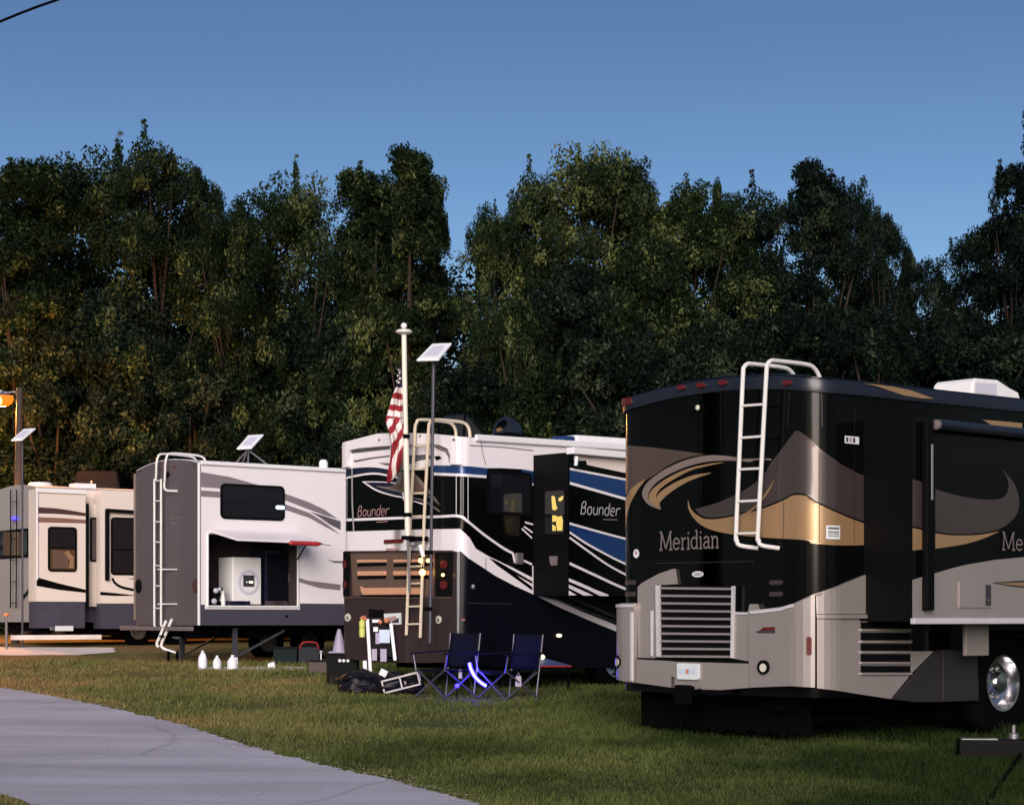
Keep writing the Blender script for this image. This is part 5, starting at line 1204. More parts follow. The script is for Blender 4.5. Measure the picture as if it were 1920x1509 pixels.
# ------------------------------------------------------------------ dishes on masts
def dish(name, base, top, corners, Y, label, mount=None):
    """corners in photo pixels (far left, far right, near right, near left)"""
    o = empty(name, base, 0, label, 'satellite dish', 'flat white satellite dishes on masts')
    bs = Vector(base); q = [at(px, py, Y + dy) - bs for (px, py), dy in zip(corners, (.22, .22, -.22, -.22))]
    n = (q[1] - q[0]).cross(q[3] - q[0]).normalized()
    if n.z < 0: n = -n
    ctr = sum(q, Vector()) / 4; d = -n * .04
    mb = MB(); V = q + [p + d for p in q]; mb.add(V, [(3, 2, 1, 0), (4, 5, 6, 7), (0, 1, 5, 4), (1, 2, 6, 5), (2, 3, 7, 6), (3, 0, 4, 7)], M['dish'])
    face = mb.build('dish_panel', o, bevel=.018, segs=3)
    mb = MB(); mb.add([ctr.lerp(p, .58) + n * .004 for p in q], [(3, 2, 1, 0)], M['dishin']); mb.build('dish_centre', face)
    tp = Vector(top) - bs; mb = MB(); mb.tube([(0, 0, 0), tp], .024, M['tubing'], 10); mb.tube([tp, ctr + d], .03, M['under'], 8); mb.build('mast', o, smooth='auto')
    if mount == 'tripod':
        mb = MB()
        for k in range(3):
            a = 2.09 * k + .4; mb.tube([(0, 0, .30), (.42 * math.cos(a), .42 * math.sin(a), .0)], .018, M['steel'], 6)
        mb.build('tripod_leg', o)
    if mount == 'clamp':
        mb = MB()
        for f in (.12, .32): mb.box(tp * f + Vector((-.03, .02, 0)), (.12, .10, .06), M['under'])
        mb.build('clamp', o, bevel=.01)
Yd = 43.0
dish('satellite_dish', gp(42, 1214), at(42, 826, Yd), ((44, 803.5), (67.5, 802), (42, 824), (19.5, 825)), Yd, 'flat white dish on a dark mast before the cream trailer')
p = RVC.side(-1.4).hit(465, 866); b_ = RVC.world((p.x, 1.4, TC(p.x, 1.4)))
dish('satellite_dish', b_, at(466, 841, b_.y), ((465, 815), (495, 813.5), (472, 839), (443, 840.5)), b_.y, 'flat white dish on a tripod on the roof of the white trailer', 'tripod')
q = RVB.rear(-.30); hb = q.hit(806, 1205); b3 = RVB.world((-.30, -hb.x, hb.y)); q2 = q.hit(813, 674); t3 = RVB.world((-.30, -q2.x, q2.y))
dish('satellite_dish', b3, t3, ((810, 643.5), (848, 642), (823, 673), (780, 674)), t3.y, 'flat white dish on a tall mast beside the flagpole', 'clamp')

# ------------------------------------------------------------------ flagpole and flag
def flagpole():
    q = RVB.rear(-.38); f = lambda px, py: (lambda h: RVB.world((-.38, -h.x, h.y)))(q.hit(px, py))
    b = f(770, 1195); o = empty('flagpole', b, 0, 'ivory flagpole with a ball and disc on top, clamped to the ladder', 'flagpole')
    L = lambda px, py: f(px, py) - b
    mb = MB(); mb.tube([L(757.6, 626), L(759, 730), L(761, 830)], .038, M['pole'], 14); mb.tube([L(761, 828), L(763, 910), L(764.5, 1008)], .042, M['pole'], 14); mb.build('pole', o, smooth='auto')
    mb = MB(); mb.tube([L(764.5, 1008), L(766, 1045), L(768, 1110)], .02, M['steel'], 8); mb.build('stub', o, smooth='auto')
    c = L(757.6, 622); mb = MB(); mb.lathe([(.001, -.028), (.09, -.03), (.118, -.012), (.118, .012), (.09, .03), (.001, .03)], M['pole'], 24, Matrix.Translation(c)); mb.build('disc', o, smooth='auto')
    c = L(757.4, 611); mb = MB(); mb.lathe([(.046 * math.sin(math.pi * k / 10) + .0005, -.046 * math.cos(math.pi * k / 10)) for k in range(11)], M['white2'], 16, Matrix.Translation(c)); mb.build('ball', o, smooth='auto')
    for y, s_ in ((818, 1.2), (965, 1.5), (1008, 2.2)):
        mb = MB(); mb.box(L(762 + (y - 818) * .013, y), (.10 * s_ / 1.2, .10, .06), M['under']); mb.build('clamp', o, bevel=.01)
    # flag, hanging limp in folds
    Lf = [(690, 748), (712, 744.5), (727, 741), (745, 736), (760, 732), (776, 727), (787, 723.5), (797, 725), (812, 731), (830, 734), (848, 733.5), (865, 731.5), (880, 729), (895, 727), (906, 727.5)]
    Rt = [(690, 752.5), (712, 753.5), (727, 754.5), (745, 755), (760, 755.5), (776, 756.5), (787, 757), (797, 757.5), (812, 758), (830, 757.5), (848, 755), (865, 752), (880, 748), (895, 741), (906, 731)]
    fo = empty('flag', f(756, 690), 0, 'American flag hanging limp in folds from the ivory flagpole', 'flag'); fb = Vector(fo.location)
    NR, NC = 150, 36; li = lambda tab, y: float(np.interp(y, [t[0] for t in tab], [t[1] for t in tab]))
    V = []; cell = []
    for i in range(NR + 1):
        y = 690 + (906 - 690) * i / NR; a, b2 = li(Lf, y), li(Rt, y)
        for j in range(NC + 1):
            t = j / NC; x = a + (b2 - a) * t; p = f(x, y)
            fold = .06 * math.sin(t * 7 + y * .02) * (1 - t) + .045 * math.sin(t * 13 - y * .035) + .02 * math.sin(t * 4 + y * .09)
            V.append(p - fb + Vector((.1 * fold, -.05 + fold * .9 * min(1, (i / 12) + .2), 0)))
    mb = MB(); sets = {}
    for i in range(NR):
        y = 690 + (906 - 690) * (i + .5) / NR
        for j in range(NC):
            t = (j + .5) / NC; a, b2 = li(Lf, y), li(Rt, y); x = a + (b2 - a) * t
            if y < 727: mt = 'flagblue'
            else:
                if y < 785: s_ = (y + (x - 750) * -.12 - 727) / 11.2
                else:
                    k = (y - 785) / 60; s_ = (785 - 727) / 11.2 + ((x - 730) * (.92 + .1 * k) + (y - 785) * (.34 + .10 * math.sin(k * 2))) / 9.4 - 1.2
                mt = 'flagwhite' if int(math.floor(s_)) % 2 == 0 else 'flagred'
            sets.setdefault(mt, []).append((i * (NC + 1) + j, i * (NC + 1) + j + 1, (i + 1) * (NC + 1) + j + 1, (i + 1) * (NC + 1) + j))
    base = len(mb.v); mb.v += [tuple(v) for v in V]
    for mt, fs in sets.items():
        k = mb.mi(M[mt])
        for fc in fs: mb.f.append(fc); mb.m.append(k)
    def star(px, py, r_):
        i = (py - 690) / 216 * NR; y = py; a, b2 = li(Lf, y), li(Rt, y); j = (px - a) / (b2 - a) * NC
        c = V[min(NR, int(round(i))) * (NC + 1) + max(0, min(NC, int(round(j))))] + Vector((0, -.035, 0)); P = []
        for k in range(10):
            rr = r_ if k % 2 == 0 else r_ * .5; an = math.pi / 2 + k * math.pi / 5; P.append(c + Vector((rr * math.cos(an), 0, rr * math.sin(an))))
        mb.add([c] + P, [(0, 1 + k, 1 + (k + 1) % 10) for k in range(10)], M['flagwhite'])
    for px, py in ((748.2, 694), (747.5, 706), (743.6, 714), (748.6, 718.5), (750.8, 700), (751.2, 712)): star(px, py, .026)
    fl = mb.build('cloth', fo, smooth=True)
    md = fl.modifiers.new('thick', 'SOLIDIFY'); md.thickness = .003
flagpole()

# ------------------------------------------------------------------ small lamps by the white motorhome's ladder, pale strut
def string_lamps():
    q = RVB.rear(-.16); f = lambda px, py: (lambda h: RVB.world((-.16, -h.x, h.y)))(q.hit(px, py))
    labs = {(788.5, 1050.5): 'glowing warm bulb on the ladder side, upper left of four', (803, 1050.5): 'glowing warm bulb right of the upper ladder bulb', (792, 1073): 'largest glowing warm bulb, under the upper two by the ladder', (830.5, 1077.5): 'small glowing warm bulb by the right tail light'}
    for k, ((px, py), lb) in enumerate(labs.items()):
        b = f(px, py); o = empty('hanging_bulb', b, 0, lb, 'light bulb', 'warm bulbs hung on the rear ladder')
        r_ = (.034, .03, .048, .024)[k]; mb = MB(); mb.lathe([(r_ * math.sin(math.pi * i / 8) + .0004, -r_ * math.cos(math.pi * i / 8)) for i in range(9)], M['bulb'], 12); mb.build('bulb', o, smooth='auto')
        mb = MB(); mb.lathe([(.012, r_ * .8), (.014, r_ + .04), (.001, r_ + .04)], M['under'], 8); mb.tube([(0, 0, r_ + .04), (.01, 0, r_ + .16)], .005, M['under'], 6); mb.build('socket', o)
    b = f(787, 1032); o = empty('pole_holder', b, 0, 'short white holder hanging from the ladder below the flagpole', 'holder')
    L = lambda px, py: f(px, py) - b
    mb = MB(); mb.tube([L(788, 1022), L(790, 1030), L(794, 1044)], .032, M['white2'], 10); mb.build('holder_tube', o, smooth='auto')
    mb = MB(); mb.box(L(784, 1010), (.30, .09, .07), M['under']); mb.box(L(772, 1015), (.1, .1, .12), M['steel']); mb.build('bracket', o, bevel=.01)
string_lamps()

# ------------------------------------------------------------------ camp things behind the white motorhome
def camp_chair(name='camping_chair'):
    o = empty(name, (0, 0, 0)); w2, d2, sh_, ah, bh = .29, .25, .40, .62, .90
    def part(nm, pts, m, r=.012):
        mb = MB(); mb.tube(pts, r, m, 6); mb.build(nm, o, smooth='auto')
    st = M['tubing']
    for sx in (-1, 1):
        part('leg', [(sx * w2, -d2, 0), (-sx * w2 * .92, -d2 * .95, sh_)], st)          # crossing front legs
        part('leg', [(sx * w2, d2, 0), (-sx * w2 * .92, d2 * .9, sh_)], st)             # crossing rear legs
        part('side_brace', [(sx * w2, -d2, .02), (sx * w2, d2 * .9, sh_ - .02)], st)
        part('side_brace', [(sx * w2, d2, .02), (sx * w2, -d2, sh_)], st)
        part('back_post', [(sx * w2 * .93, d2 * .92, .02), (sx * w2 * .95, d2 * 1.1, sh_), (sx * w2, d2 * 1.3, bh)], st, .011)
        part('arm_post', [(sx * w2 * .95, -d2, sh_ - .02), (sx * (w2 + .04), -d2, ah)], st)
        mb = MB(); mb.bar((sx * (w2 + .04), -d2 - .04, ah), (sx * (w2 + .02), d2 * 1.2, ah + .03), .07, .018, M['fabric']); mb.build('armrest', o, bevel=.006)
    mb = MB(); n = 8; V = []; Fc = []
    for i in range(n + 1):
        for j in range(n + 1):
            u, v = i / n * 2 - 1, j / n * 2 - 1; V.append((u * w2 * .93, v * d2, sh_ - .05 * (1 - u * u) * (1 - .3 * v * v)))
    for i in range(n):
        for j in range(n): Fc.append((i * (n + 1) + j, (i + 1) * (n + 1) + j, (i + 1) * (n + 1) + j + 1, i * (n + 1) + j + 1))
    mb.add(V, Fc, M['fabric']); s_ = mb.build('seat', o, smooth=True); s_.modifiers.new('t', 'SOLIDIFY').thickness = .006
    mb = MB(); V = []
    for i in range(n + 1):
        for j in range(n + 1):
            u, t = i / n * 2 - 1, j / n; V.append((u * w2 * .97, d2 * (1.02 + .28 * t) + .04 * (1 - u * u), sh_ + .02 + (bh - sh_ - .02) * t))
    mb.add(V, Fc, M['fabric']); s_ = mb.build('backrest', o, smooth=True); s_.modifiers.new('t', 'SOLIDIFY').thickness = .006
    return o
CHAIRS = [((834, 1310), 132, 'dark folding camp chair left of the blue light strip, beside the black duffel bag'),
          ((952, 1314), 128, 'dark folding camp chair right of the blue light strip, with a large white pouch')]
def chairs():
    proto = camp_chair()
    for k, ((px, py), rz, lb) in enumerate(CHAIRS):
        o = proto
        if k:
            o = proto.copy(); C.objects.link(o)
            for c in list(proto.children):
                d = c.copy(); C.objects.link(d); d.parent = o
        p = gp(px, py); p.y += .30; p.z = gz(p.x, p.y); o.location = p; o.rotation_euler = (0, 0, R(rz - 180)); o.scale = (1.12, 1.12, 1.0)
        tag(o, lb, 'camp chair', 'folding camp chairs behind the white motorhome')
    for (px, py), lb, hh in (((972, 1277), 'large white pouch hanging under the right camp chair', .15), ((863, 1266), 'small white pouch hanging under the left camp chair', .09)):
        p = gp(px, 1314); Y = p.y; c = at(px, py, Y); o = empty('white_pouch', c, 0, lb, 'pouch')
        mb = MB(); mb.box((0, 0, 0), (hh * .62, .03, hh), M['lav'], taper=.85); mb.build('bag', o, bevel=.012)
        mb = MB(); mb.tube([(-.02, 0, hh / 2), (0, 0, hh / 2 + .05), (.02, 0, hh / 2)], .004, M['lav'], 6); mb.build('strap', o)
    # blue light strip
    Y = gp(895, 1311).y; b = at(880, 1242, Y); o = empty('blue_light_strip', b, 0, 'glowing blue light strip curving down between the camp chairs', 'light strip')
    P = [at(*q, Y) - b for q in ((880, 1242), (883, 1254), (889, 1266), (898, 1276), (909, 1284), (912, 1285.5))]
    mb = MB(); mb.tube(sm(P, 6), .028, M['led'], 8); mb.build('strip', o, smooth='auto')
    mb = MB(); P2 = [p + Vector((0, -.022, 0)) for p in P]; mb.tube(sm(P2, 6), .013, M['ledcore'], 8); mb.build('diode_line', o, smooth='auto')
    l = bpy.data.lights.new('blue_glow', 'POINT'); l.energy = 40; l.color = (.05, .03, 1.0); l.shadow_soft_size = .12
    lo = bpy.data.objects.new('blue_glow', l); C.objects.link(lo); lo.parent = o; lo.location = (.08, -.02, -.12)
    c = at(857, 1285, Y); o2 = empty('blue_lamp', c, 0, 'small blue glowing lamp low under the left camp chair', 'lamp'); mb = MB(); mb.lathe([(.001, -.03), (.028, -.02), (.032, 0), (.02, .025), (.001, .03)], M['led'], 12); mb.build('bulb', o2, smooth='auto')
    mb = MB(); mb.tube([(0, 0, -.02), (0, .02, -(c.z - gz(c.x, c.y)) )], .008, M['under'], 6); mb.build('stake', o2)
    # low folding table
    p = gp(1012, 1300); p.y += .7; p.z = gz(p.x, p.y); o = empty('folding_table', p, R(20), 'low dusty blue folding table with a red edge, right of the camp chairs', 'table')
    k = p.y / F; mb = MB(); h = .38; mb.add([(-.22, -.25, h), (.42, -.25, h), (.10, .3, h + .13), (-.26, .3, h + .13)], [(0, 1, 2, 3)], M['tablebl']); tp = mb.build('table_top', o); tp.modifiers.new('t', 'SOLIDIFY').thickness = .02
    mb = MB(); mb.bar((-.22, -.26, h - .01), (.42, -.26, h - .01), .015, .02, M['red']); mb.build('edge', o)
    for x, y in ((-.2, -.22), (.38, -.22), (-.22, .26), (.1, .26)):
        mb = MB(); mb.tube([(x, y, 0), (x, y, h + (.1 if y > 0 else 0))], .012, M['under'], 6); mb.build('leg', o)
chairs()

def lumpy(mb, c, size, m, seed, flat=.0):
    bm = bmesh.new(); bmesh.ops.create_icosphere(bm, subdivisions=4, radius=1)
    V = []
    for v in bm.verts:
        d = v.co.normalized(); k = 1 + .30 * noise.noise(d * 1.6 + Vector((seed, 0, 0))) + .12 * noise.noise(d * 4.2 + Vector((0, seed, 0))) + .05 * noise.noise(d * 9 + Vector((0, 0, seed)))
        z = max(d.z * k, -flat)
        V.append((c[0] + d.x * k * size[0], c[1] + d.y * k * size[1], c[2] + (z + flat) * size[2]))
    bm.verts.index_update(); mb.add(V, [[v.index for v in f.verts] for f in bm.faces], m); bm.free()
def heap():
    p = gp(668, 1302); p.y += .4; p.z = gz(p.x, p.y); o = empty('tarp_bundle', p, .1, 'lumpy black tarpaulin bundle on the grass below the white folding ladder', 'tarp')
    mb = MB(); lumpy(mb, (0, 0, 0), (.34, .34, .21), M['tarp'], 3.1, .55); mb.build('tarp', o, smooth=True)
    mb = MB(); mb.tube(sm([(-.30, -.16, .12), (-.1, -.34, .24), (.1, -.34, .24), (.28, -.18, .16)], 6), .012, M['fabric'], 6); mb.build('strap', o, smooth='auto')
    p = gp(735, 1304); p.y += .45; p.z = gz(p.x, p.y); o = empty('duffel_bag', p, -.1, 'black duffel bag with a white tag, right of the tarpaulin bundle', 'bag')
    mb = MB(); lumpy(mb, (0, 0, 0), (.40, .30, .19), M['tarp'], 8.4, .6); mb.build('bag_body', o, smooth=True)
    mb = MB(); mb.box((-.10, -.32, .31), (.11, .02, .10), M['plate'], Matrix.Rotation(R(25), 3, 'Y')); mb.build('tag', o, bevel=.008)
    # grey crate lying tilted on the bag
    p = gp(757, 1303); p.z = gz(p.x, p.y); o = empty('wire_crate', p, 0, 'grey wire crate lying tilted against the black duffel bag', 'crate')
    rot = Matrix.Rotation(R(-14), 3, 'Y'); f = lambda x, y, z: rot @ Vector((x, y, z)) + Vector((0, 0, .10))
    fr = []
    for z in (0, .17):
        fr += [((-.28, 0, z), (.24, 0, z)), ((-.28, .3, z), (.24, .3, z)), ((-.28, 0, z), (-.28, .3, z)), ((.24, 0, z), (.24, .3, z))]
    for x in (-.28, -.02, .24):
        fr += [((x, 0, 0), (x, 0, .17)), ((x, .3, 0), (x, .3, .17))]
    mb = MB()
    for a, b in fr: mb.bar(f(*a), f(*b), .028, .028, M['steel'])
    mb.build('frame', o, bevel=.004)
    mb = MB(); mb.box(f(-.02, .15, .015), (.5, .28, .015), M['under'], rot); mb.build('base', o)
    mb = MB(); mb.box(f(-.06, .08, .07), (.22, .06, .05), M['bronze'], rot); mb.build('insert', o)
    # dark box with three white dots and a pale cone on it
    p = gp(641, 1285); bh_ = (1285 - 1226) * p.y / F; o = empty('storage_box', p, 0, 'black storage box with three white dots, under the pale cone', 'box')
    k = p.y / F; mb = MB(); mb.box((0, .2, bh_ / 2), (.46, .4, bh_), M['black_flat'], taper=1.05); mb.box((0, .2, bh_), (.50, .44, .03), M['black_flat']); mb.build('box_body', o, bevel=.012)
    for i, x in enumerate((-.06, .0, .065)):
        mb = MB(); mb.lathe([(.026, 0), (.022, .008), (.001, .01)], M['plate'], 12, Matrix.Translation((x + .03, -.013, bh_ - .10)) @ Matrix.Rotation(R(90), 4, 'X')); mb.build('dot', o)
    top = Vector((p.x - .06, p.y + .2, p.z + bh_ + .016)); o = empty('pale_cone', top, 0, 'pale lavender cone standing on the black box at the brown motorhome rear', 'cone')
    mb = MB(); mb.box((0.02, 0, .012), (.34, .34, .024), M['lav']); mb.build('cone_base', o, bevel=.008)
    mb = MB(); mb.lathe([(.105, .02), (.09, .10), (.06, .24), (.026, .36), (.02, .37), (.001, .37)], M['lav'], 24); mb.build('cone_body', o, smooth='auto')
    p = gp(600, 1262); o = empty('wooden_crate', p, 0, 'low dark brown crate on the grass between the two vehicles', 'crate'); mb = MB(); mb.box((0, .2, .10), (.40, .4, .20), M['umber']); mb.build('crate_body', o, bevel=.01)
    mb = MB(); mb.box((0, .2, .215), (.43, .43, .025), M['black_flat']); mb.build('lid', o, bevel=.006)
    # white folding ladder / creeper leaning upright, with pads and a yellow bottle
    p = gp(712, 1293); Yc = p.y; o = empty('folding_ladder', p, 0, 'white framed folding ladder with pale blue panels before the brown motorhome rear', 'ladder')
    L = lambda px, py, dy=0.0: at(px, py, Yc + dy) - p
    for a, b, wd in (((689, 1160), (695, 1263), 8), ((733, 1168), (741, 1238), 6)):
        mb = MB(); mb.bar(L(*a), L(*b), wd * Yc / F, .05, M['white2']); mb.build('rail', o, bevel=.008)
    mb = MB(); mb.bar(L(684, 1238), L(685, 1262), .05, .06, M['white2']); mb.build('foot', o, bevel=.01)
    for a, b, h, mt in (((697, 1166), (732, 1168), 8, 'black_flat'), ((694, 1178), (736, 1186), 60, 'black_flat'), ((697, 1232), (740, 1236), 8, 'black_flat')):
        pa, pb = L(*a, .04), L(*b, .04); hh = h * Yc / F; mb = MB(); mb.box((pa + pb) / 2 - Vector((0, 0, hh * .4 if h > 20 else 0)), ((pb - pa).length, .03, hh), M[mt]); mb.build('crossbar' if h < 20 else 'back_panel', o, bevel=.006)
    for x0, x1, y0, y1, mt in ((700, 709, 1175, 1184, 'plate'), (711, 731, 1180, 1205, 'iceblue'), (704, 712, 1186, 1207, 'lav'), (697, 707, 1216, 1238, 'lav'), (713, 725, 1216, 1240, 'lav'), (698, 712, 1161, 1167, 'plate')):
        a, b = L(x0, y0, -.0), L(x1, y1, -.0); mb = MB(); mb.box((a + b) / 2, (b.x - a.x, .02, a.z - b.z), M[mt]); mb.build('panel', o, bevel=.004)
    for x, y, r_ in ((713, 1166, .035), (725, 1163, .045), (685, 1160, .03)):
        mb = MB(); mb.lathe([(.001, -r_), (r_ * .8, -r_ * .6), (r_, 0), (r_ * .8, r_ * .6), (.001, r_)], M['orange'], 12, Matrix.Translation(L(x, y, -.03))); mb.build('knob', o, smooth='auto')
    b = at(679, 1194, Yc - .05); o = empty('spray_bottle', b, 0, 'yellow green bottle hanging on the left rail of the white folding ladder', 'bottle')
    mb = MB(); h = 34 * Yc / F; mb.lathe([(.001, 0), (.04, 0), (.045, .04), (.045, h * .46), (.032, h * .5), (.045, h * .54), (.045, h * .86), (.02, h * .95), (.02, h), (.001, h)], M['yellow'], 16); mb.build('bottle_body', o, smooth='auto')
    mb = MB(); mb.lathe([(.03, h), (.034, h + .03), (.001, h + .04)], M['orange'], 12); mb.tube([(0, 0, h + .03), (.05, 0, h + .04)], .012, M['orange'], 6); mb.build('nozzle', o)
heap()

# stray things on the grass under the white trailer
def under_trailer():
    p = gp(527, 1247); p.y += .8; p.z = gz(p.x, p.y)
    o = empty('plastic_tub', p, 0, 'dark teal plastic tub with a black lid under the white trailer', 'tub'); mb = MB(); mb.box((0, 0, .14), (.44, .3, .28), M['teal'], taper=1.08); mb.build('tub_body', o, bevel=.02); mb = MB(); mb.box((0, 0, .30), (.5, .35, .04), M['black_flat']); mb.build('lid', o, bevel=.01)
    p = gp(572, 1246); p.y += .6; p.z = gz(p.x, p.y); o = empty('cooler', p, .2, 'small dark cooler with a black lid and red handle under the white trailer', 'cooler'); mb = MB(); mb.box((0, 0, .16), (.40, .28, .32), M['fascia'], taper=1.05); mb.build('cooler_body', o, bevel=.02); mb = MB(); mb.box((0, 0, .345), (.43, .31, .05), M['black_flat']); mb.build('lid', o, bevel=.012); mb = MB(); mb.tube(sm([(-.18, -.16, .28), (-.12, -.2, .40), (.12, -.2, .40), (.18, -.16, .28)], 4), .014, M['red'], 6); mb.build('handle', o)
    p = gp(503, 1253); o = empty('white_cup', p, 0, 'small white cup lying on the gravel strip', 'cup'); mb = MB(); mb.lathe([(.001, 0), (.045, 0), (.06, .12), (.052, .12), (.04, .01)], M['white2'], 14, Matrix.Translation((0, 0, .05)) @ Matrix.Rotation(R(80), 4, 'Y')); mb.build('cup_body', o, smooth='auto'); 
    p = gp(602, 1247); o = empty('marker_stake', p, 0, 'short white marker stake beside the dark brown crate', 'stake'); mb = MB(); mb.bar((0, 0, 0), (0, 0, .28), .035, .02, M['white2']); mb.build('stake_body', o); mb = MB(); mb.box((0, -.012, .25), (.05, .02, .05), M['lav']); mb.build('tip', o, bevel=.005)
    p = gp(12, 1216); o = empty('garden_tap', p, 0, 'orange topped utility tap by the rear of the cream trailer', 'tap'); mb = MB(); mb.tube([(0, 0, 0), (0, 0, .7)], .03, M['steel'], 8); mb.tube(sm([(0, 0, .66), (.06, -.02, .72), (.12, -.02, .66)], 4), .022, M['steel'], 8); mb.build('pipe', o, smooth='auto'); mb = MB(); mb.lathe([(.001, .72), (.07, .73), (.07, .78), (.001, .80)], M['orange'], 14); mb.build('handle', o, smooth='auto')
under_trailer()

# black beam of a trailer tongue at the lower right with its thin stay
def beam():
    p = gp(1801, 1421); q = gp(1960, 1428); Y = p.y
    o = empty('trailer_tongue', p, 0, 'black boxy trailer tongue lying on the grass at the lower right', 'trailer tongue')
    d = (q - p); mb = MB(); h = 34 * Y / F; dd = Vector((d.x * 2.2, d.y * 2.2 + .5, 0))
    a = Vector((0, .12, h / 2 + .004)); mb.bar(a, a + dd, .26, h, M['black_flat']); mb.build('beam', o, bevel=.012)
    mb = MB(); mb.bar(Vector((.02, .10, h + .008)), Vector((.36, .10 + dd.y / dd.x * .36, h + .008)), .20, .012, M['steel']); mb.build('wear_plate', o, bevel=.004)
    mb = MB(); mb.lathe([(.05, 0), (.05, .05), (.02, .06), (.02, .13), (.001, .14)], M['steel'], 12, Matrix.Translation((.56, .2, h))); mb.build('pin', o, smooth='auto')
    a = at(1917, 1408, Y + .15); b = gp(1838, 1525); o = empty('stay_rod', b, 0, 'thin dark slanting rod resting on the black trailer tongue', 'rod')
    mb = MB(); mb.tube([(0, 0, 0), a - b], .016, M['under'], 8); mb.build('rod_body', o); mb = MB(); mb.lathe([(.03, -.02), (.03, .02), (.001, .03)], M['under'], 10, Matrix.Translation(a - b)); mb.build('end_cap', o)
beam()

# ------------------------------------------------------------------ utility pole with the lit sodium lamp; overhead cable
def lamp_post():
    Y = 46.4; t = at(37, 727, Y); g = Vector((at(29, 1000, Y).x, Y, gz(t.x, Y)))
    o = empty('lamp_pole', g, 0, 'wooden utility pole with a glowing orange lamp above the cream trailer', 'street lamp')
    tp = t - g; mb = MB(); mb.tube([(0, 0, 0), tp * .5, tp], [.105, .092, .075], M['wood'], 14); mb.build('pole', o, smooth='auto')
    c = at(2, 747, Y) - g; mb = MB(); mb.tube(sm([tp + Vector((-.02, 0, -.12)), tp + Vector((-.16, 0, -.10)), c + Vector((.14, 0, .14)), c + Vector((0, 0, .17))], 5), .022, M['steel'], 8); mb.build('arm', o, smooth='auto')
    mb = MB(); mb.lathe([(.001, .20), (.06, .20), (.08, .14), (.27, .08), (.29, .06)], M['steel'], 20, Matrix.Translation(c)); mb.build('lamp_hood', o, smooth='auto')
    mb = MB(); mb.lathe([(.28, .06), (.30, 0), (.26, -.11), (.13, -.19), (.001, -.20)], M['lamp'], 20, Matrix.Translation(c)); gl = mb.build('lamp_globe', o, smooth='auto')
    mb = MB(); mb.lathe([(.001, -.20), (.07, -.18), (.10, -.1), (.10, -.02), (.001, .0)], M['lampcore'], 16, Matrix.Translation(c + Vector((0, -.22, .02)))); mb.build('bulb', o, smooth='auto')
    l = bpy.data.lights.new('sodium_glow', 'POINT'); l.energy = 2400; l.color = (1.0, .36, .07); l.shadow_soft_size = .2
    lo = bpy.data.objects.new('sodium_glow', l); C.objects.link(lo); lo.parent = o; lo.location = c + Vector((-.1, .42, -.12))
lamp_post()
def cable():
    Y = 16.0; P = [at(-700, 360, Y), at(-300, 165, Y), at(0, 41, Y), at(55, 19, Y), at(108, 0, Y), at(400, -100, Y), at(900, -230, Y)]
    o = empty('overhead_cable', P[0], 0, 'dark overhead cable crossing the upper left corner of the sky', 'cable'); mb = MB(); mb.tube([p - P[0] for p in sm(P, 6)], .0115, M['under'], 8); mb.build('wire', o, smooth='auto')
cable()

# ------------------------------------------------------------------ trees
def leaf_mat(name, lo, mid, hi):
    m = bpy.data.materials.new(name); m.use_nodes = True; t = m.node_tree; b = t.nodes['Principled BSDF']
    b.inputs['Roughness'].default_value = .6; b.inputs['Specular IOR Level'].default_value = .07
    N = t.nodes.new; Lk = t.links.new
    a = N('ShaderNodeAttribute'); a.attribute_name = 'tint'; r = N('ShaderNodeValToRGB'); e = r.color_ramp.elements
    e[0].position = 0; e[0].color = lo + (1,); e[1].position = 1; e[1].color = hi + (1,); x = e.new(.55); x.color = mid + (1,)
    oi = N('ShaderNodeObjectInfo'); mr = N('ShaderNodeMapRange'); mr.inputs['To Min'].default_value = -.14; mr.inputs['To Max'].default_value = .14
    Lk(oi.outputs['Random'], mr.inputs['Value']); ad = N('ShaderNodeMath'); ad.operation = 'ADD'; ad.use_clamp = True
    Lk(a.outputs['Fac'], ad.inputs[0]); Lk(mr.outputs[0], ad.inputs[1]); Lk(ad.outputs[0], r.inputs[0]); Lk(r.outputs[0], b.inputs['Base Color'])
    return m
LEAF = leaf_mat('broad_leaves', (.003, .008, .003), (.012, .024, .008), (.105, .125, .042))
LEAF_SHADE = leaf_mat('shade_dark_leaves', (.002, .006, .004), (.007, .015, .009), (.045, .060, .030))  # leaf copy with the shade of right and lower trees in its colour
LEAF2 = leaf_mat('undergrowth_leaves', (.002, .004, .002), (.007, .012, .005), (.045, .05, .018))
BARK = mat('bark', (.034, .026, .021), .9, spec=.08, bump=.8, bscale=9, var=.4, stretch=(4, 4, .6))

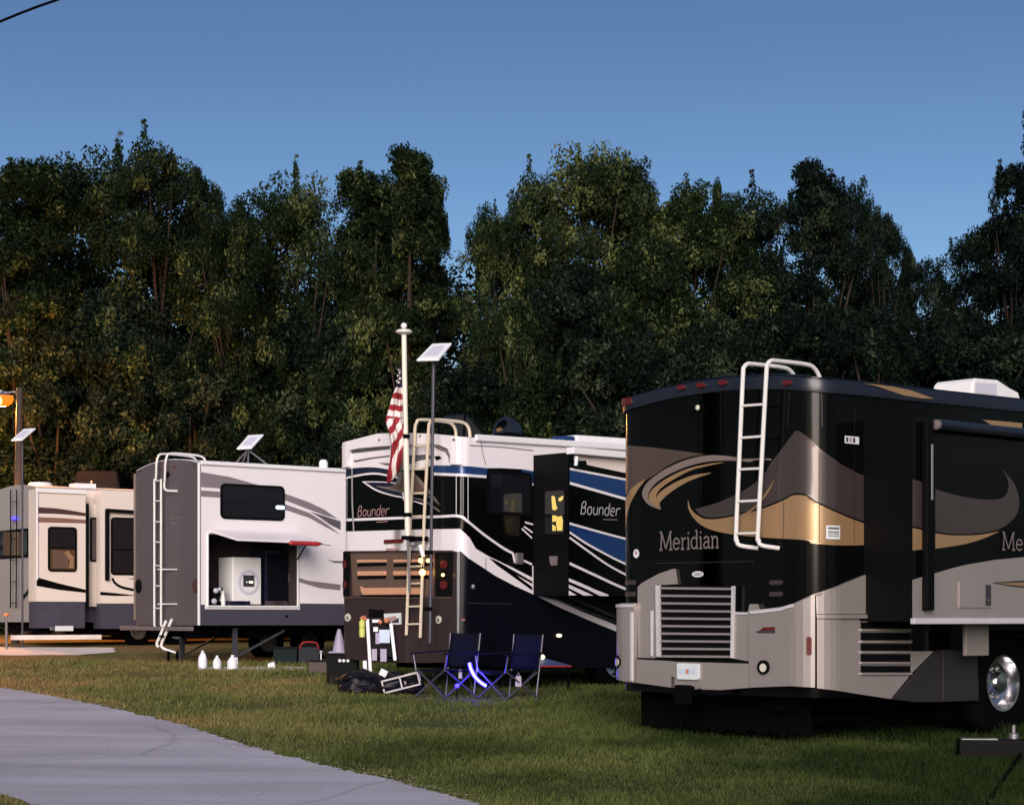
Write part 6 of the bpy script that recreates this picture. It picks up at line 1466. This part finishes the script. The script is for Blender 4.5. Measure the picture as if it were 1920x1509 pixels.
def leaves_for(g, cen, rad, ntot, size, squash=.8, tint0=None):
    """leaf quads in clumps: returns (n,4,3) corners and tints"""
    vol = rad ** 2; cnt = np.maximum(16, (ntot * vol / vol.sum()).astype(int)); idx = np.repeat(np.arange(len(cen)), cnt); n = len(idx)
    d = g.normal(size=(n, 3)); d /= np.linalg.norm(d, axis=1)[:, None]
    r = rad[idx] * (.25 + .95 * g.random(n) ** .6)
    p = cen[idx] + d * r[:, None] * np.array([1, 1, squash])
    nn = d * .7 + g.normal(size=(n, 3)) * .75 + np.array([0, 0, .35]); nn /= np.linalg.norm(nn, axis=1)[:, None]
    a = np.cross(nn, g.normal(size=(n, 3))); a /= np.linalg.norm(a, axis=1)[:, None]; b = np.cross(nn, a)
    s = size * (.55 + .9 * g.random(n)); L = a * s[:, None]; Wd = b * (s * .42)[:, None]
    V = np.stack([p - L, p + Wd - L * .1, p + L, p - Wd - L * .1], 1)
    ct = (g.random(len(cen)) ** 2.2 * 1.25 if tint0 is None else tint0)
    t = np.clip(.12 + .6 * ct[idx] + g.normal(size=n) * .20, 0, 1)
    return V, t
def crown_shape(g, H, Rr, kind):
    """clump centres and radii: big uneven lobes, each covered with leaf clumps"""
    cen, rad = [], []; z0 = H * .08
    nl = {'round': 19, 'broad': 22, 'tall': 20, 'ragged': 18, 'spire': 18}[kind]
    for k in range(nl):
        f = (k + .2 + .6 * g.random()) / nl              # lobes from the foot of the crown to its top
        prof = {'round': (max(0, 1 - max(0, f - .45) ** 2 / .36)) ** .5, 'broad': (max(0, 1 - max(0, f - .55) ** 2 / .24)) ** .5, 'tall': (max(0, 1 - max(0, f - .25) ** 2 / .62)) ** .7,
                'ragged': max(.5, .72 + .28 * math.sin(11 * f + 1) - .35 * max(0, f - .6)), 'spire': max(.10, 1.02 - f) ** .8}[kind]
        lr = Rr * (.30 + .24 * g.random()) * (.6 + .4 * prof) * (1.0 if kind != 'spire' else .8)
        a = k * 2.4 + g.random(); q = max(0, Rr * prof - lr * .75) * (.35 + .65 * g.random() ** .6) if f < .93 else Rr * .12 * g.random()
        lz = min(lr * .95, H * .12); c = np.array([q * math.cos(a), q * math.sin(a), min(z0 + f * (H - z0), H - lz)])
        m = int(13 + 14 * (lr / Rr))
        for j in range(m):
            d = g.normal(size=3); d /= np.linalg.norm(d); d[2] = abs(d[2]) * .9 - .25 * g.random(); t = .55 + .5 * g.random()
            cen.append(c + d * np.array([lr, lr, lz]) * t); rad.append(Rr * (.065 + .085 * g.random()))
    for k in range(22):                      # inner foliage round the stem
        f = g.random(); cen.append(np.array([g.normal() * Rr * .22, g.normal() * Rr * .22, z0 + f * (H - z0) * .92])); rad.append(Rr * .17)
    for k in range(14):                      # short leafy twigs standing out of the outline
        i = int(g.integers(len(cen) - 22)); c = np.array(cen[i]); up = c[2] / H; d = np.array([c[0] / Rr * .5, c[1] / Rr * .5, .35 + .9 * up ** 2]); d /= np.linalg.norm(d)
        for j in range(4): cen.append(c + d * (rad[i] * .8 + .13 * j) * Rr / 3.3); rad.append((.15 - .022 * j) * Rr / 3.3)
    return np.array(cen), np.array(rad)
def tree_kind(seed, H, Rr, kind, nleaf=72000, size=.066):
    g = np.random.default_rng(seed); cen, rad = crown_shape(g, H, Rr, kind)
    V, t = leaves_for(g, cen, rad, nleaf, size); V[:, :, 2] *= H / np.percentile(V[:, :, 2], 99.3); me = np_mesh('crown', V, 4, LEAF, tint=t)
    mb = MB(); lean = g.normal(size=2) * .3
    tp = [(0, 0, -.1), (lean[0] * .3, lean[1] * .3, H * .25), (lean[0], lean[1], H * .55), (lean[0] * .6, lean[1] * .6, H * .85)]
    mb.tube(sm(tp, 5), list(np.linspace(.20, .04, 16)), BARK, 8)
    for k in range(14):
        i = int(g.integers(len(cen) - 90)); c = Vector(cen[i]); z = c.z * (.45 + .3 * g.random()); b = Vector((lean[0] * z / H, lean[1] * z / H, z))
        m_ = b.lerp(c, .5) + Vector((0, 0, -.15)); mb.tube(sm([b, m_, c], 4), list(np.linspace(.07, .02, 9)), BARK, 6)
    o = mb.build('trunk', None, smooth='auto'); tm = o.data; bpy.data.objects.remove(o)
    return dict(H=H, R=Rr, crown=me, trunk=tm)
KINDS = {k: tree_kind(*a) for k, a in dict(round1=(1, 12, 3.3, 'round'), round2=(2, 12, 3.4, 'round'), broad=(3, 11, 3.8, 'broad'), tall1=(4, 13, 2.9, 'tall'), tall2=(5, 13, 2.6, 'ragged'), spire=(6, 13, 2.7, 'spire'), small=(7, 7, 2.4, 'round', 42000, .064), small2=(8, 7, 2.6, 'tall', 42000, .064)).items()}
def plant_tree(px, py, hw, Y, kind, rz, name, label, cat, group):
    k = KINDS[kind]; top = at(px, py, Y); g = gz(top.x, Y); H = top.z - g
    o = empty(name, (top.x, Y, g), rz, label, cat, group); sx = hw * Y / F / k['R'] * 1.08; o.scale = (sx, sx, H / k['H'])
    for nm in ('trunk', 'crown'):
        c = bpy.data.objects.new(nm, k[nm]); C.objects.link(c); c.parent = o
        if nm == 'crown' and (px > 1370 or (name == 'small_tree' and px not in (690, 962, 1225))): c.material_slots[0].link = 'OBJECT'; c.material_slots[0].material = LEAF_SHADE
    return o
TG = 'woodland trees behind the vehicles'
TREES = [
 (-70, 308, 190, 54, 'round1', 'tree at the left edge, only its right boughs in view'),
 (48, 312, 165, 52, 'tall1', 'tall olive green tree directly above the glowing lamp'),
 (158, 318, 190, 55, 'broad', 'broad olive tree right of the lamp with a twiggy top'),
 (280, 288, 165, 53, 'round1', 'tallest rounded tree of the left half, above the grey rear wall'),
 (372, 332, 75, 57, 'tall2', 'ragged tree with a lone thin shoot on its top right'),
 (440, 394, 125, 52, 'round2', 'lower rounded tree at the dip above the dish on the white trailer'),
 (565, 362, 160, 54, 'broad', 'dark bushy tree left of the pale trunks, above the white trailer'),
 (692, 334, 165, 56, 'tall1', 'yellowish green tree with pale slim trunks, left of the spire'),
 (776, 290, 135, 53, 'spire', 'spire shaped tree above the flagpole'),
 (738, 348, 110, 57, 'round2', 'rounded tree closing the gap between the pale trunked tree and the spire'),
 (816, 352, 50, 56, 'tall2', 'narrow tree at the left side of the deep sky notch'),
 (918, 408, 88, 54, 'round2', 'dark tree just right of the deep sky notch in the middle'),
 (1000, 348, 130, 55, 'round1', 'rounded tree on the left shoulder of the tall middle clump'),
 (1108, 294, 200, 52, 'broad', 'tallest tree of the middle clump, with long twigs on top'),
 (1188, 334, 110, 56, 'round2', 'tree on the right shoulder of the tall middle clump'),
 (1296, 366, 165, 53, 'round2', 'even topped tree left of the single upright shoot'),
 (1344, 352, 34, 57, 'spire', 'slim tree ending in a single upright shoot above the roof ladder'),
 (1410, 376, 150, 55, 'round1', 'dark rounded tree above the right rail of the near roof ladder'),
 (1524, 320, 125, 53, 'tall2', 'ragged tree with sky gaps below its top, right of the near ladder'),
 (1600, 366, 95, 57, 'round2', 'dark tree stepping down right of the ragged tree'),
 (1658, 412, 66, 54, 'tall1', 'dark tree on the slope towards the right sky notch'),
 (1702, 478, 42, 56, 'tall2', 'thin lacy tree with many sky gaps, left of the right notch'),
 (1776, 494, 100, 55, 'round1', 'low dark tree at the bottom of the right sky notch'),
 (1846, 432, 115, 52, 'tall1', 'dark tree climbing right of the right sky notch'),
 (1906, 318, 115, 50, 'tall1', 'tall dark tree second from the right edge'),
 (1972, 208, 135, 48, 'tall1', 'tallest dark tree, cut by the right edge'),
]
MID = [
 (112, 610, 150, 51.5, 'small', 'small olive tree lit orange beside the lamp pole'),
 (235, 560, 170, 53, 'small2', 'leafy small tree behind the van roof'),
 (345, 690, 150, 52, 'small', 'low bush behind the roof ladder of the white trailer'),
 (452, 640, 160, 53, 'small2', 'small green tree right behind the roof dish of the white trailer'),
 (590, 600, 150, 54, 'small', 'small green tree left of the flagpole top'),
 (690, 540, 130, 54, 'small2', 'sunlit small tree behind the flag'),
 (880, 690, 140, 47.5, 'small', 'low bush behind the tilted roof panel of the white motorhome'),
 (962, 575, 115, 47.5, 'small2', 'pale olive small tree behind the dark roof vent hood'),
 (1085, 520, 160, 49, 'small', 'small tree below the tall middle clump'),
 (1225, 470, 165, 48.5, 'small2', 'sunlit small tree with pale leaves above the black motorhome roof'),
 (1190, 640, 150, 47, 'small', 'low bush at the left end of the black motorhome roof'),
 (1335, 610, 150, 48, 'small2', 'small dark tree behind the near roof ladder'),
 (1480, 590, 160, 48.5, 'small', 'small dark tree right behind the near roof ladder'),
 (1625, 600, 160, 49, 'small2', 'small dark tree below the slope, over the black roof'),
 (1810, 610, 170, 48, 'small', 'small dark tree behind the white roof vent'),
]
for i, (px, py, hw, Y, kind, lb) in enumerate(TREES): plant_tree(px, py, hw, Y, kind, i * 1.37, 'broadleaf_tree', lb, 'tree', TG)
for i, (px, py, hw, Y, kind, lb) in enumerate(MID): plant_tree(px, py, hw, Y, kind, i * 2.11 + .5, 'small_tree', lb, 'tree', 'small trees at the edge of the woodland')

def mass(name, spots, size, label, m, seed):
    """spots: (x, y, height, radius, leaves) -> one leafy mass"""
    g = np.random.default_rng(seed); Vs, ts = [], []
    for x, y, h, r_, n, *sz in spots:
        k = max(6, int(h * 2.2)); cen = np.stack([g.normal(size=k) * r_ * .45, g.normal(size=k) * r_ * .45, (g.random(k) ** .9) * h * .88], 1); cen[:, :2] *= (1.1 - .5 * (cen[:, 2:] / h))
        rad = r_ * (.32 + .25 * g.random(k)); V, t = leaves_for(g, cen, rad, n, sz[0] if sz else size); V[:, :, 0] += x; V[:, :, 1] += y; V[:, :, 2] += gz(x, y); V[:, :, 2] = np.maximum(V[:, :, 2], gz(x, y) - .1); Vs.append(V); ts.append(t)
    o = bpy.data.objects.new(name, np_mesh(name, np.concatenate(Vs), 4, m, tint=np.concatenate(ts))); C.objects.link(o); tag(o, label, name, kind='stuff')
g_ = random.Random(21)
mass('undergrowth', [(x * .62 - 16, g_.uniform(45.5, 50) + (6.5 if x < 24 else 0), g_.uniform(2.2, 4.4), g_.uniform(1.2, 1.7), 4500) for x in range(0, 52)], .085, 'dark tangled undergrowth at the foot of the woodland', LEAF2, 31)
far = [(x * 1.6 - 23, g_.uniform(60, 65), (g_.uniform(12.0, 13.2) if not 11.5 < x * 1.6 - 23 < 15.5 else 11.2) + (1.2 if x < 14 else 0), 3.0, 9000, .10) for x in range(0, 31)]
for k in range(13): far.append((-20 - k * .8 + g_.uniform(-2, 2), 48 - k * 5.2, g_.uniform(9, 12), 4, 1500))          # unseen woods added on the left to darken paint reflections
for k in range(14): far.append((22 + k * .5 + g_.uniform(-1, 2), 50 - k * 5.2, g_.uniform(10, 13), 4, 1500))             # unseen woods added on the right, likewise for dark reflections
for k in range(13): far.append((-30 + k * 4.6 + g_.uniform(-1, 1), -34 + g_.uniform(-4, 4), g_.uniform(4.5, 7.5), 3.6, 1200))  # unseen rows added behind, to darken reflections and lower parts
mass('woodland', far, .20, 'dense dark woodland beyond the nearer trees, with unseen rows added round the field', LEAF2, 32)
